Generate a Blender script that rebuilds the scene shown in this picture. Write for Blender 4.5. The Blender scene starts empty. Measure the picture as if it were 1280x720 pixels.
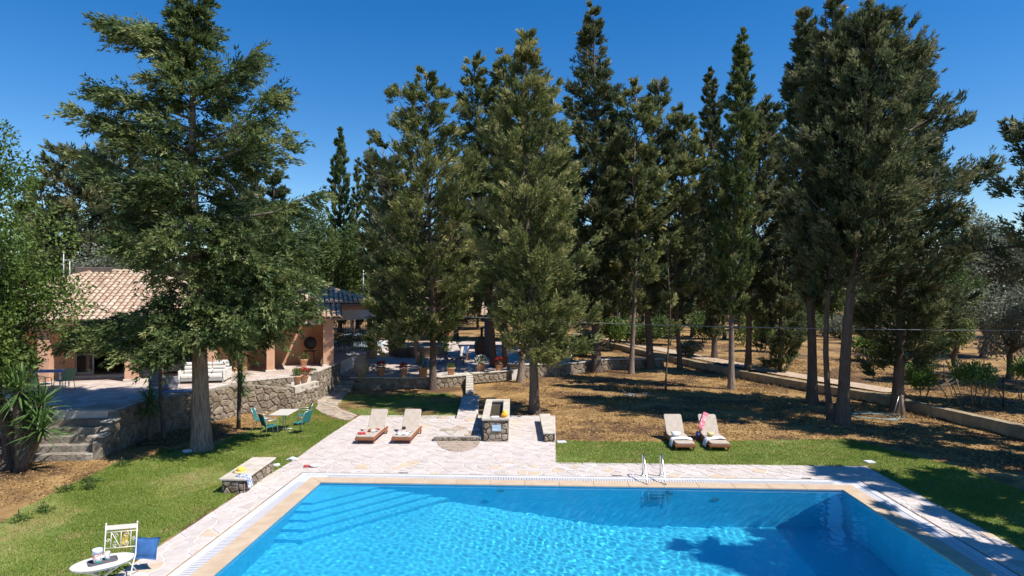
import bpy, bmesh, math, random
import numpy as np
from mathutils import Vector, Matrix, Euler
sc = bpy.context.scene
COL = sc.collection
PI = math.pi
R = math.radians
# ------------------------------------------------------------------ camera
F, CH, HY = 780.0, 5.5, 364.0          # focal length in photo pixels, eye height, horizon row
cam = bpy.data.cameras.new('camera'); cam_o = bpy.data.objects.new('camera', cam); COL.objects.link(cam_o)
cam.sensor_width = 36; cam.lens = F / 1280 * 36; cam.shift_y = 4 / 1280
cam.clip_start = .1; cam.clip_end = 3000
cam_o.location = (0, 0, CH); cam_o.rotation_euler = (PI / 2, 0, 0)
sc.camera = cam_o
# ------------------------------------------------------------------ world and sun
SUN = Vector((.52, -.27, .85)).normalized()
w = bpy.data.worlds.new('World'); sc.world = w; w.use_nodes = True
nt = w.node_tree
sky = nt.nodes.new('ShaderNodeTexSky'); sky.sky_type = 'NISHITA'; sky.sun_disc = False
sky.sun_elevation = math.asin(SUN.z); sky.sun_rotation = math.atan2(SUN.x, SUN.y)
sky.air_density = 1.0; sky.dust_density = 0.0; sky.ozone_density = 2.2; sky.altitude = 0
hs_ = nt.nodes.new('ShaderNodeHueSaturation'); hs_.inputs['Saturation'].default_value = 1.44; hs_.inputs['Hue'].default_value = .507
nt.links.new(sky.outputs[0], hs_.inputs['Color']); nt.links.new(hs_.outputs[0], nt.nodes['Background'].inputs[0])
nt.nodes['Background'].inputs[1].default_value = .098
sun = bpy.data.lights.new('sun', 'SUN'); sun_o = bpy.data.objects.new('sun', sun); COL.objects.link(sun_o)
sun_o.rotation_euler = SUN.to_track_quat('Z', 'Y').to_euler()
sun.energy = 4.4; sun.angle = R(.53); sun.color = (1, .95, .87)
sun.cycles.is_caustics_light = True
sc.view_settings.view_transform = 'Standard'; sc.view_settings.look = 'None'
sc.view_settings.exposure = 0.6; sc.view_settings.gamma = 1
sc.cycles.use_denoising = True
sc.cycles.max_bounces = 8; sc.cycles.transmission_bounces = 6; sc.cycles.diffuse_bounces = 4
sc.cycles.sample_clamp_indirect = 6

# ------------------------------------------------------------------ ground shape and projection helpers
CURB = [(6.0, 66), (8.6, 56), (12, 45), (15.4, 36.3), (18, 30.6), (19.1, 23.3), (20.2, 15), (21.0, 4)]
def smooth(a, b, x): t = min(1, max(0, (x - a) / (b - a))); return t * t * (3 - 2 * t)
def curb_side(x, y):
    best = 1e9; side = 0
    for (x0, y0), (x1, y1) in zip(CURB, CURB[1:]):
        dx, dy = x1 - x0, y1 - y0
        t = max(0, min(1, ((x - x0) * dx + (y - y0) * dy) / (dx * dx + dy * dy)))
        qx, qy = x0 + t * dx, y0 + t * dy
        d = math.hypot(x - qx, y - qy)
        if d < best: best = d; side = 1 if (dx * (y - y0) - dy * (x - x0)) > 0 else -1
    return best * side
def G(x, y):
    z = .018 * max(0, y - 31) * smooth(31, 46, y)
    z += .0004 * max(0, y - 70) ** 1.35
    if x > 4: z += .42 * smooth(-.12, .12, curb_side(x, y)) * smooth(66, 56, y)
    return z
def P(px, py, z=0.0):
    D = F * (CH - z) / (py - HY); return Vector(((px - 640) * D / F, D, z))
def PG(px, py):
    z = 0.0
    for _ in range(12):
        p = P(px, py, z); z = G(p.x, p.y)
    return P(px, py, z)
def PD(px, py, D): return Vector(((px - 640) * D / F, D, CH - (py - HY) * D / F))

# ------------------------------------------------------------------ object helpers
def link(o, parent=None):
    COL.objects.link(o)
    if parent is not None: o.parent = parent
    return o
def tag(o, label=None, cat=None, group=None, kind=None):
    if label: o['label'] = label
    if cat: o['category'] = cat
    if group: o['group'] = group
    if kind: o['kind'] = kind
    return o
def thing(name, label, cat, loc=(0, 0, 0), rz=0, group=None):
    o = bpy.data.objects.new(name, None); o.empty_display_size = .2
    o.location = loc; o.rotation_euler = (0, 0, rz); link(o)
    return tag(o, label, cat, group)
def copy_tree(o, parent=None):
    c = o.copy(); COL.objects.link(c); c.parent = parent
    for ch in list(o.children): copy_tree(ch, c)
    return c

class MB:
    def __init__(s): s.v = []; s.f = []; s.m = []; s.t = []; s.sm = []
    def add(s, vs, fs, mi=0, tint=0.5, smooth=False):
        b = len(s.v); s.v += [tuple(v) for v in vs]
        for f in fs: s.f.append([i + b for i in f]); s.m.append(mi); s.t.append(tint); s.sm.append(smooth)
        return s
    def box(s, c, d, rz=0, rot=None, mi=0, tint=.5, ch=0.0):
        hx, hy, hz = d[0] / 2, d[1] / 2, d[2] / 2
        M = rot if rot is not None else Matrix.Rotation(rz, 3, 'Z')
        c = Vector(c)
        if ch > 0:                                     # all twelve edges chamfered
            vs = []; idx = {}
            for sx in (-1, 1):
                for sy in (-1, 1):
                    for sz in (-1, 1):
                        for a in range(3):
                            p = [sx * hx, sy * hy, sz * hz]
                            for b in range(3):
                                if b != a: p[b] -= (sx, sy, sz)[b] * ch
                            idx[(sx, sy, sz, a)] = len(vs); vs.append(c + M @ Vector(p))
            fs = []
            for a in range(3):
                b, e = (a + 1) % 3, (a + 2) % 3
                for sg in (-1, 1):
                    q = []
                    for u, v in ((-1, -1), (1, -1), (1, 1), (-1, 1)):
                        k = [0, 0, 0]; k[a] = sg; k[b] = u; k[e] = v; q.append(idx[(*k, a)])
                    fs.append(q if sg > 0 else q[::-1])
            for a in range(3):
                b, e = (a + 1) % 3, (a + 2) % 3
                for u in (-1, 1):
                    for v in (-1, 1):
                        k0 = [0, 0, 0]; k1 = [0, 0, 0]; k0[a] = -1; k1[a] = 1
                        k0[b] = k1[b] = u; k0[e] = k1[e] = v
                        q = [idx[(*k0, b)], idx[(*k1, b)], idx[(*k1, e)], idx[(*k0, e)]]
                        fs.append(q if u * v < 0 else q[::-1])
            for sx in (-1, 1):
                for sy in (-1, 1):
                    for sz in (-1, 1):
                        q = [idx[(sx, sy, sz, k)] for k in range(3)]
                        fs.append(q if sx * sy * sz > 0 else q[::-1])
            return s.add(vs, fs, mi, tint)
        vs = [c + M @ Vector((x * hx, y * hy, z * hz)) for x in (-1, 1) for y in (-1, 1) for z in (-1, 1)]
        return s.add(vs, [(0, 1, 3, 2), (4, 6, 7, 5), (0, 4, 5, 1), (2, 3, 7, 6), (0, 2, 6, 4), (1, 5, 7, 3)], mi, tint)
    def beam(s, a, b, wd, ht, mi=0, tint=.5, ch=0, up=(0, 0, 1)):
        a = Vector(a); b = Vector(b); d = (b - a); L = d.length; x = d / L
        u = Vector(up)
        if abs(x.dot(u)) > .95: u = Vector((0, 1, 0))
        y = u.cross(x).normalized(); z = x.cross(y)
        M = Matrix((x, y, z)).transposed()
        return s.box((a + b) / 2, (L, wd, ht), rot=M, mi=mi, tint=tint, ch=ch)
    def tube(s, pts, rad, n=8, mi=0, tint=.5, cap=True, closed=False, smooth=True):
        pts = [Vector(p) for p in pts]; k = len(pts)
        if not hasattr(rad, '__len__'): rad = [rad] * k
        ref = Vector((.3, .17, 1)).normalized()
        vs = []
        for i in range(k):
            d = (pts[(i + 1) % k] - pts[i - 1]) if closed else (pts[min(i + 1, k - 1)] - pts[max(i - 1, 0)])
            d.normalize()
            if abs(d.dot(ref)) > .97: rr = Vector((1, 0, 0))
            else: rr = ref
            x = d.cross(rr).normalized(); y = d.cross(x)
            for j in range(n):
                a = 2 * PI * j / n; vs.append(pts[i] + (x * math.cos(a) + y * math.sin(a)) * rad[i])
        fs = []
        for i in range(k if closed else k - 1):
            for j in range(n):
                a, b = i * n + j, i * n + (j + 1) % n; c, d = ((i + 1) % k) * n + (j + 1) % n, ((i + 1) % k) * n + j
                fs.append((a, b, c, d))
        if cap and not closed: fs += [tuple(range(n))[::-1], tuple(range((k - 1) * n, k * n))]
        return s.add(vs, fs, mi, tint, smooth)
    def lathe(s, prof, c=(0, 0, 0), n=20, mi=0, tint=.5, sx=1, sy=1, rz=0, smooth=True):
        vs = []; fs = []; k = len(prof)
        for r, z in prof:
            for j in range(n):
                a = 2 * PI * j / n; x, y = r * sx * math.cos(a), r * sy * math.sin(a)
                vs.append((c[0] + x * math.cos(rz) - y * math.sin(rz), c[1] + x * math.sin(rz) + y * math.cos(rz), c[2] + z))
        for i in range(k - 1):
            for j in range(n):
                fs.append((i * n + j, i * n + (j + 1) % n, (i + 1) * n + (j + 1) % n, (i + 1) * n + j))
        if prof[0][0] > 1e-4: fs.append(tuple(range(n))[::-1])
        if prof[-1][0] > 1e-4: fs.append(tuple(range((k - 1) * n, k * n)))
        return s.add(vs, fs, mi, tint, smooth)
    def prism(s, poly, z0, z1, mi=0, tint=.5, bev=0.0, ztop=None):
        n = len(poly)
        cx = sum(p[0] for p in poly) / n; cy = sum(p[1] for p in poly) / n
        lo = [(x, y, z0) for x, y in poly]
        if bev:
            mid = [(x, y, z1 - bev) for x, y in poly]
            up = []
            for x, y in poly:
                d = math.hypot(x - cx, y - cy) or 1; k = max(0, 1 - bev * 1.3 / d)
                up.append((cx + (x - cx) * k, cy + (y - cy) * k, z1))
            s.add(lo + mid + up, [tuple(range(2 * n, 3 * n))] + [(i, (i + 1) % n, n + (i + 1) % n, n + i) for i in range(n)]
                  + [(n + i, n + (i + 1) % n, 2 * n + (i + 1) % n, 2 * n + i) for i in range(n)], mi, tint)
        else:
            s.add(lo + [(x, y, z1) for x, y in poly], [tuple(range(n, 2 * n)), tuple(range(n))[::-1]] + [(i, (i + 1) % n, n + (i + 1) % n, n + i) for i in range(n)], mi, tint)
        return s
    def mesh(s, name, mats):
        me = bpy.data.meshes.new(name); me.from_pydata(s.v, [], s.f)
        for m in (mats if isinstance(mats, (list, tuple)) else [mats]): me.materials.append(m)
        me.polygons.foreach_set('material_index', s.m)
        me.polygons.foreach_set('use_smooth', s.sm)
        a = me.attributes.new('tint', 'FLOAT', 'FACE'); a.data.foreach_set('value', s.t)
        me.update(); return me
    def obj(s, name, mats, parent=None, kind=None, label=None):
        o = bpy.data.objects.new(name, s.mesh(name, mats)); link(o, parent)
        if kind: o['kind'] = kind
        if label: o['label'] = label
        return o
def blob(c, r, seed=0, n=10, m=6, amp=.12):
    """lumpy ellipsoid as (verts, faces)"""
    rg = random.Random(seed); ph = [rg.uniform(0, 6.28) for _ in range(6)]
    vs = []; fs = []
    for i in range(m + 1):
        th = PI * i / m
        for j in range(n):
            a = 2 * PI * j / n
            k = 1 + amp * (math.sin(3 * a + ph[0] + 2 * th) + math.sin(2 * a + ph[1]) * math.sin(2 * th + ph[2])) * math.sin(th)
            vs.append((c[0] + r[0] * k * math.sin(th) * math.cos(a), c[1] + r[1] * k * math.sin(th) * math.sin(a), c[2] + r[2] * k * math.cos(th)))
    for i in range(m):
        for j in range(n): fs.append((i * n + j, (i + 1) * n + j, (i + 1) * n + (j + 1) % n, i * n + (j + 1) % n))
    return vs, fs

# ------------------------------------------------------------------ materials
def M(name, c, rough=.7, c2=None, scale=3.0, bump=0.0, bscale=None, metal=0.0, spec=.4, detail=6, stretch=None, ramp=(.35, .65), c3=None, s3=1.0, r3=(.5, .62), trans=0, ior=1.45, tintramp=None, bdist=.02, bump2=None):
    m = bpy.data.materials.new(name); m.use_nodes = True; t = m.node_tree; N = t.nodes; Lk = t.links
    b = N['Principled BSDF']; b.inputs['Roughness'].default_value = rough; b.inputs['Metallic'].default_value = metal
    b.inputs['Specular IOR Level'].default_value = spec; b.inputs['Base Color'].default_value = (*c, 1); b.inputs['IOR'].default_value = ior
    b.inputs['Transmission Weight'].default_value = trans
    tc = N.new('ShaderNodeTexCoord'); mp = N.new('ShaderNodeMapping'); Lk.new(tc.outputs['Object'], mp.inputs[0])
    if stretch: mp.inputs['Scale'].default_value = stretch
    out = None
    if tintramp:
        at = N.new('ShaderNodeAttribute'); at.attribute_name = 'tint'
        rp = N.new('ShaderNodeValToRGB'); Lk.new(at.outputs['Fac'], rp.inputs[0])
        e = rp.color_ramp.elements
        e[0].position = 0; e[0].color = (*tintramp[0], 1); e[1].position = 1; e[1].color = (*tintramp[-1], 1)
        for i, cc in enumerate(tintramp[1:-1]):
            q = e.new((i + 1) / (len(tintramp) - 1)); q.color = (*cc, 1)
        out = rp.outputs[0]
    if c2:
        nz = N.new('ShaderNodeTexNoise'); nz.inputs['Scale'].default_value = scale; nz.inputs['Detail'].default_value = detail
        nz.inputs['Roughness'].default_value = .62
        Lk.new(mp.outputs[0], nz.inputs[0]); mr = N.new('ShaderNodeMapRange'); mr.interpolation_type = 'SMOOTHSTEP'
        mr.inputs[1].default_value = ramp[0]; mr.inputs[2].default_value = ramp[1]; Lk.new(nz.outputs[0], mr.inputs[0])
        mx = N.new('ShaderNodeMix'); mx.data_type = 'RGBA'; Lk.new(mr.outputs[0], mx.inputs[0])
        if tintramp:
            mx.blend_type = 'MULTIPLY'; Lk.new(out, mx.inputs[6]); mx.inputs[7].default_value = (*c2, 1)
        else:
            mx.inputs[6].default_value = (*c, 1); mx.inputs[7].default_value = (*c2, 1)
        out = mx.outputs[2]
    if c3:
        nz = N.new('ShaderNodeTexNoise'); nz.inputs['Scale'].default_value = s3; nz.inputs['Detail'].default_value = 5
        nz.inputs['Roughness'].default_value = .6
        Lk.new(tc.outputs['Object'], nz.inputs[0]); mr = N.new('ShaderNodeMapRange'); mr.interpolation_type = 'SMOOTHSTEP'
        mr.inputs[1].default_value = r3[0]; mr.inputs[2].default_value = r3[1]; Lk.new(nz.outputs[0], mr.inputs[0])
        mx = N.new('ShaderNodeMix'); mx.data_type = 'RGBA'; Lk.new(mr.outputs[0], mx.inputs[0]); Lk.new(out, mx.inputs[6])
        mx.inputs[7].default_value = (*c3, 1); out = mx.outputs[2]
    if out: Lk.new(out, b.inputs['Base Color'])
    if bump:
        nz = N.new('ShaderNodeTexNoise'); nz.inputs['Scale'].default_value = bscale or scale * 3; nz.inputs['Detail'].default_value = 7
        Lk.new(mp.outputs[0], nz.inputs[0]); bp = N.new('ShaderNodeBump'); bp.inputs['Strength'].default_value = bump
        bp.inputs['Distance'].default_value = bdist; Lk.new(nz.outputs[0], bp.inputs['Height']); Lk.new(bp.outputs[0], b.inputs['Normal'])
    return m
def leafmat(name, cols, rough=.55, trl=.28, spec=.3):
    m = M(name, cols[0], rough=rough, tintramp=cols, spec=spec)
    t = m.node_tree; b = t.nodes['Principled BSDF']; src = b.inputs['Base Color'].links[0].from_socket
    tr = t.nodes.new('ShaderNodeBsdfTranslucent'); mx = t.nodes.new('ShaderNodeMixShader'); mx.inputs[0].default_value = trl
    hs = t.nodes.new('ShaderNodeHueSaturation'); hs.inputs['Value'].default_value = 1.25; hs.inputs['Hue'].default_value = .485
    t.links.new(src, hs.inputs['Color']); t.links.new(hs.outputs[0], tr.inputs[0])
    out = [n for n in t.nodes if n.type == 'OUTPUT_MATERIAL'][0]
    t.links.new(b.outputs[0], mx.inputs[1]); t.links.new(tr.outputs[0], mx.inputs[2]); t.links.new(mx.outputs[0], out.inputs[0])
    return m
m_soil = M('soil', (0.262, 0.153, 0.055), .95, (0.388, 0.242, 0.098), 1.3, bump=.9, bscale=14, c3=(0.126, 0.070, 0.034), s3=.35, r3=(.45, .6), bdist=.05)
m_lawn = M('lawn', (.15, .20, .045), .9, (.23, .26, .07), .9, bump=.8, bscale=40, c3=(.34, .25, .12), s3=1.1, r3=(.52, .68), bdist=.04)
m_mortar = M('mortar', (.66, .62, .59), .9, (.56, .52, .49), 5, bump=.3, bscale=30)
m_paver = M('paver_stone', (.6, .5, .42), .85, (.88, .85, .83), 2.2, bump=.5, bscale=18, tintramp=[(.50, .42, .37), (.58, .51, .465), (.60, .535, .495), (.61, .55, .515), (.56, .50, .47), (.60, .545, .51), (.60, .47, .33)])
m_warm_paver = M('warm_paver', (0.480, 0.360, 0.246), .85, (0.640, 0.624, 0.615), 3, bump=.5, bscale=18, tintramp=[(0.496, 0.352, 0.221), (0.480, 0.400, 0.312), (0.528, 0.416, 0.328), (0.544, 0.496, 0.410)])
m_coping = M('coping_stone', (0.496, 0.367, 0.251), .75, (0.560, 0.437, 0.319), 2.5, bump=.15, bscale=40)
m_gutter = M('gutter_white', (0.646, 0.646, 0.654), .6, (0.561, 0.561, 0.585), 4)
m_grate = M('grate_plastic', (0.624, 0.632, 0.672), .45)
m_liner = M('pool_liner', (.048, .50, .73), .55, (.056, .53, .75), .8, spec=.3)
m_rock = M('rock', (.4, .4, .4), .92, (.60, .55, .48), 5, bump=.9, bscale=12, tintramp=[(.22, .17, .125), (.31, .25, .19), (.36, .30, .235), (.27, .225, .18), (.42, .355, .28)], bdist=.05, c3=(.20, .17, .13), s3=2.2, r3=(.56, .72))
m_joint = M('wall_mortar', (0.336, 0.289, 0.225), .95, (0.240, 0.203, 0.158), 5, bump=.5, bscale=20)
m_pwall = M('rubble_wall', (0.288, 0.250, 0.203), .95, (0.192, 0.164, 0.135), 2.0, bump=.9, bscale=9, c3=(0.368, 0.328, 0.270), s3=1.6, r3=(.5, .66), bdist=.06)
m_slab = M('cap_slab', (.60, .54, .46), .85, (.48, .42, .35), 3, bump=.35, bscale=20)
m_curb = M('curb_concrete', (.38, .31, .20), .95, (.27, .22, .14), 2.5, bump=.6, bscale=14, c3=(.22, .18, .12), s3=1.5)
m_plaster = M('salmon_plaster', (.62, .34, .19), .85, (.52, .27, .15), .8, bump=.15, bscale=30, stretch=(1.6, 1.6, .5), c3=(.62, .37, .25), s3=.7, r3=(.5, .75))
m_pillar = M('pillar_plaster', (.64, .38, .25), .85, (.55, .31, .20), 1.5, bump=.1, bscale=30)
m_cream = M('cream_plaster', (.60, .55, .48), .85, (.5, .46, .4), 2)
m_tile = M('roof_tile', (.6, .4, .3), .85, (.80, .74, .70), 3, bump=.3, bscale=15, tintramp=[(.42, .28, .19), (.56, .42, .30), (.62, .49, .37), (.50, .37, .27), (.66, .55, .43)])
m_tiledark = M('roof_under', (.25, .15, .10), .9)
m_glass = M('dark_glass', (.02, .025, .03), .05, spec=.8)
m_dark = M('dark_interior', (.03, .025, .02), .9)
m_frame = M('grey_frame', (.35, .35, .34), .5)
m_white = M('white_paint', (.78, .78, .76), .45)
m_creamw = M('cream_iron_paint', (.70, .66, .58), .45, (.60, .55, .46), 14, ramp=(.55, .7))
m_iron = M('dark_iron', (.03, .03, .035), .5, metal=.4)
m_steel = M('steel', (.62, .63, .65), .18, metal=1.0)
m_teak = M('teak', (.25, .085, .04), .55, (.33, .13, .06), 6, stretch=(1, 8, 8))
m_cush = M('beige_cushion', (0.517, 0.433, 0.357), .9, (0.440, 0.369, 0.306), 8, bump=.25, bscale=60)
m_cushw = M('white_cushion', (.70, .67, .62), .9, (.6, .57, .53), 6, bump=.3, bscale=40)
m_cushg = M('grey_cushion', (.24, .24, .27), .9, (.2, .2, .22), 6)
m_teal = M('teal_fabric', (.02, .16, .16), .8, (.03, .20, .19), 8)
m_alu = M('aluminium', (.55, .56, .56), .35, metal=.7)
m_green = M('green_plastic', (.20, .34, .20), .6)
m_blue = M('blue_fabric', (.03, .10, .27), .85, (.04, .13, .33), 8, bump=.3, bscale=40)
m_matblue = M('blue_mat', (.16, .25, .38), .85)
m_yellow = M('yellow_cloth', (.75, .50, .05), .8, (.8, .6, .12), 8)
m_straw = M('straw', (.72, .60, .28), .85, (.6, .48, .2), 20, bump=.5, bscale=60)
m_orange = M('orange_fruit', (.75, .30, .02), .5)
m_towel = M('white_towel', (.80, .79, .76), .95, (.72, .71, .7), 10, bump=.4, bscale=50)
m_pink = M('pink_towel', (.72, .16, .22), .9, (.85, .6, .6), 16, ramp=(.55, .6))
m_red = M('red_fabric', (.65, .08, .09), .8)
m_pattern = M('patterned_towel', (.16, .22, .42), .9, (.7, .72, .76), 22, ramp=(.45, .55))
m_bwtowel = M('black_white_towel', (.7, .7, .68), .9, (.05, .05, .06), 9, ramp=(.56, .6))
m_terra = M('terracotta', (.52, .25, .14), .85, (.60, .38, .26), 4, bump=.2, bscale=20)
m_urn = M('old_clay', (.36, .29, .20), .9, (.26, .21, .15), 4, bump=.3, bscale=12)
m_plaque = M('pale_blue_plaque', (.40, .56, .70), .5)
m_tray = M('grey_tray', (.12, .11, .12), .5)
m_printg = M('printed_acrylic', (.62, .66, .78), .12, (.75, .25, .12), 16, ramp=(.5, .54), c3=(.05, .40, .36), s3=13, r3=(.53, .56), spec=.6)
m_rust = M('rusty_iron', (.30, .10, .04), .8)
m_bark = M('bark', (.105, .075, .055), .95, (.17, .13, .105), 4, bump=1.0, bscale=6, stretch=(5, 5, .7), bdist=.06)
m_barkpale = M('pale_bark', (.33, .26, .215), .95, (.17, .125, .095), 4, bump=1.0, bscale=6, stretch=(5, 5, .6), bdist=.05)
m_carblue = M('car_paint', (.34, .46, .54), .25, spec=.7)
m_rubber = M('rubber', (.02, .02, .02), .8)
m_cable = M('cable_sheath', (.35, .37, .40), .6)
m_hose = M('hose', (.30, .38, .34), .5)
LEAF = {
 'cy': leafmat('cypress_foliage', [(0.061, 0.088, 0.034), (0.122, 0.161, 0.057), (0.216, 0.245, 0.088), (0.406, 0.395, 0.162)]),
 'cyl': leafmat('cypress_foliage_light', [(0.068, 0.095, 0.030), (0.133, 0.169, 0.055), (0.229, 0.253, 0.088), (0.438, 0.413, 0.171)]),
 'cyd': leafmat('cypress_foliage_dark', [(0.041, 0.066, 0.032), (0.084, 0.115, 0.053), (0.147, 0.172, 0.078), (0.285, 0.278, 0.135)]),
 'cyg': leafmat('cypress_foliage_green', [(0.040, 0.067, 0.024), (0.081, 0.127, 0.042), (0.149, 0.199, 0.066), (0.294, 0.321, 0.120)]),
 'br': leafmat('broad_foliage', [(0.054, 0.093, 0.020), (0.094, 0.154, 0.032), (0.143, 0.216, 0.050), (0.209, 0.278, 0.077)], trl=.35),
 'bg': leafmat('wood_foliage', [(0.049, 0.081, 0.022), (0.077, 0.121, 0.034), (0.119, 0.169, 0.048), (0.168, 0.216, 0.072)], trl=.3),
 'ol': leafmat('olive_foliage', [(0.099, 0.121, 0.077), (0.165, 0.187, 0.132), (0.231, 0.253, 0.187), (0.330, 0.352, 0.275)], rough=.45),
 'yu': leafmat('yucca_foliage', [(.035, .075, .022), (.06, .12, .03), (.10, .18, .05), (.15, .24, .08)], rough=.4, trl=.15, spec=.5),
 'gr': leafmat('grass_blades', [(0.114, 0.186, 0.022), (0.179, 0.252, 0.037), (0.251, 0.317, 0.056), (0.419, 0.373, 0.131)], rough=.7, trl=.3),
 'ns': leafmat('shrub_foliage', [(0.062, 0.133, 0.031), (0.109, 0.218, 0.047), (0.187, 0.312, 0.078), (0.343, 0.468, 0.203)], trl=.25),
 'li': leafmat('leaf_litter', [(0.098, 0.051, 0.018), (0.220, 0.124, 0.045), (0.367, 0.225, 0.080), (0.514, 0.348, 0.151)], trl=.0),
 'fr': leafmat('red_flowers', [(.35, .01, .01), (.5, .02, .02), (.6, .03, .04), (.6, .05, .1)], trl=.1),
 'fw': leafmat('white_flowers', [(.6, .6, .58), (.7, .7, .68), (.8, .8, .78), (.8, .8, .7)], trl=.1),
}

# ------------------------------------------------------------------ foliage as numpy meshes
def unit(a): return a / np.maximum(np.linalg.norm(a, axis=1, keepdims=True), 1e-9)
def leaf_obj(name, pos, ax, wid, ln, wd, tint, mat, parent=None, quad=False, kind=None, fold=None):
    n = len(pos); ax = unit(ax); wv = unit(np.cross(ax, unit(wid)))
    ln = np.broadcast_to(np.asarray(ln, float), (n,))[:, None]; wd = np.broadcast_to(np.asarray(wd, float), (n,))[:, None]
    if quad:
        V = np.stack([pos, pos + ax * ln * .5 + wv * wd * .5, pos + ax * ln, pos + ax * ln * .5 - wv * wd * .5], 1); k = 4
    else:
        V = np.stack([pos - wv * wd * .5, pos + wv * wd * .5, pos + ax * ln], 1); k = 3
    me = bpy.data.meshes.new(name)
    me.vertices.add(n * k); me.vertices.foreach_set('co', V.astype(np.float32).ravel())
    me.loops.add(n * k); me.loops.foreach_set('vertex_index', np.arange(n * k, dtype=np.int32))
    me.polygons.add(n); me.polygons.foreach_set('loop_start', np.arange(0, n * k, k, dtype=np.int32))
    me.update(calc_edges=True)
    a = me.attributes.new('tint', 'FLOAT', 'FACE'); a.data.foreach_set('value', np.clip(tint, 0, 1).astype(np.float32))
    me.materials.append(mat)
    o = bpy.data.objects.new(name, me); link(o, parent)
    if kind: o['kind'] = kind
    return o
def trunk_pts(base, top, rg, wob=.12, n=12):
    base = Vector(base); top = Vector(top); pts = []
    ph = rg.uniform(0, 6.28)
    for i in range(n + 1):
        t = i / n; p = base.lerp(top, t)
        k = wob * math.sin(PI * t) * (1 if i else 0)
        pts.append(p + Vector((math.sin(ph + 4 * t), math.cos(ph * 1.7 + 5 * t), 0)) * k)
    return pts
def trunk_mesh(mb, pts, r0, r1, n=10, flare=1.5):
    k = len(pts) - 1
    P2 = [pts[0] + Vector((0, 0, -.25)), pts[0] + Vector((0, 0, .02)), pts[0].lerp(pts[1], .3)] + pts[1:]
    r = [r0 * flare * 1.08, r0 * flare, r0 * 1.12] + [r0 + (r1 - r0) * (i / k) ** .9 for i in range(1, k + 1)]
    mb.tube(P2, r, n)

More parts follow.
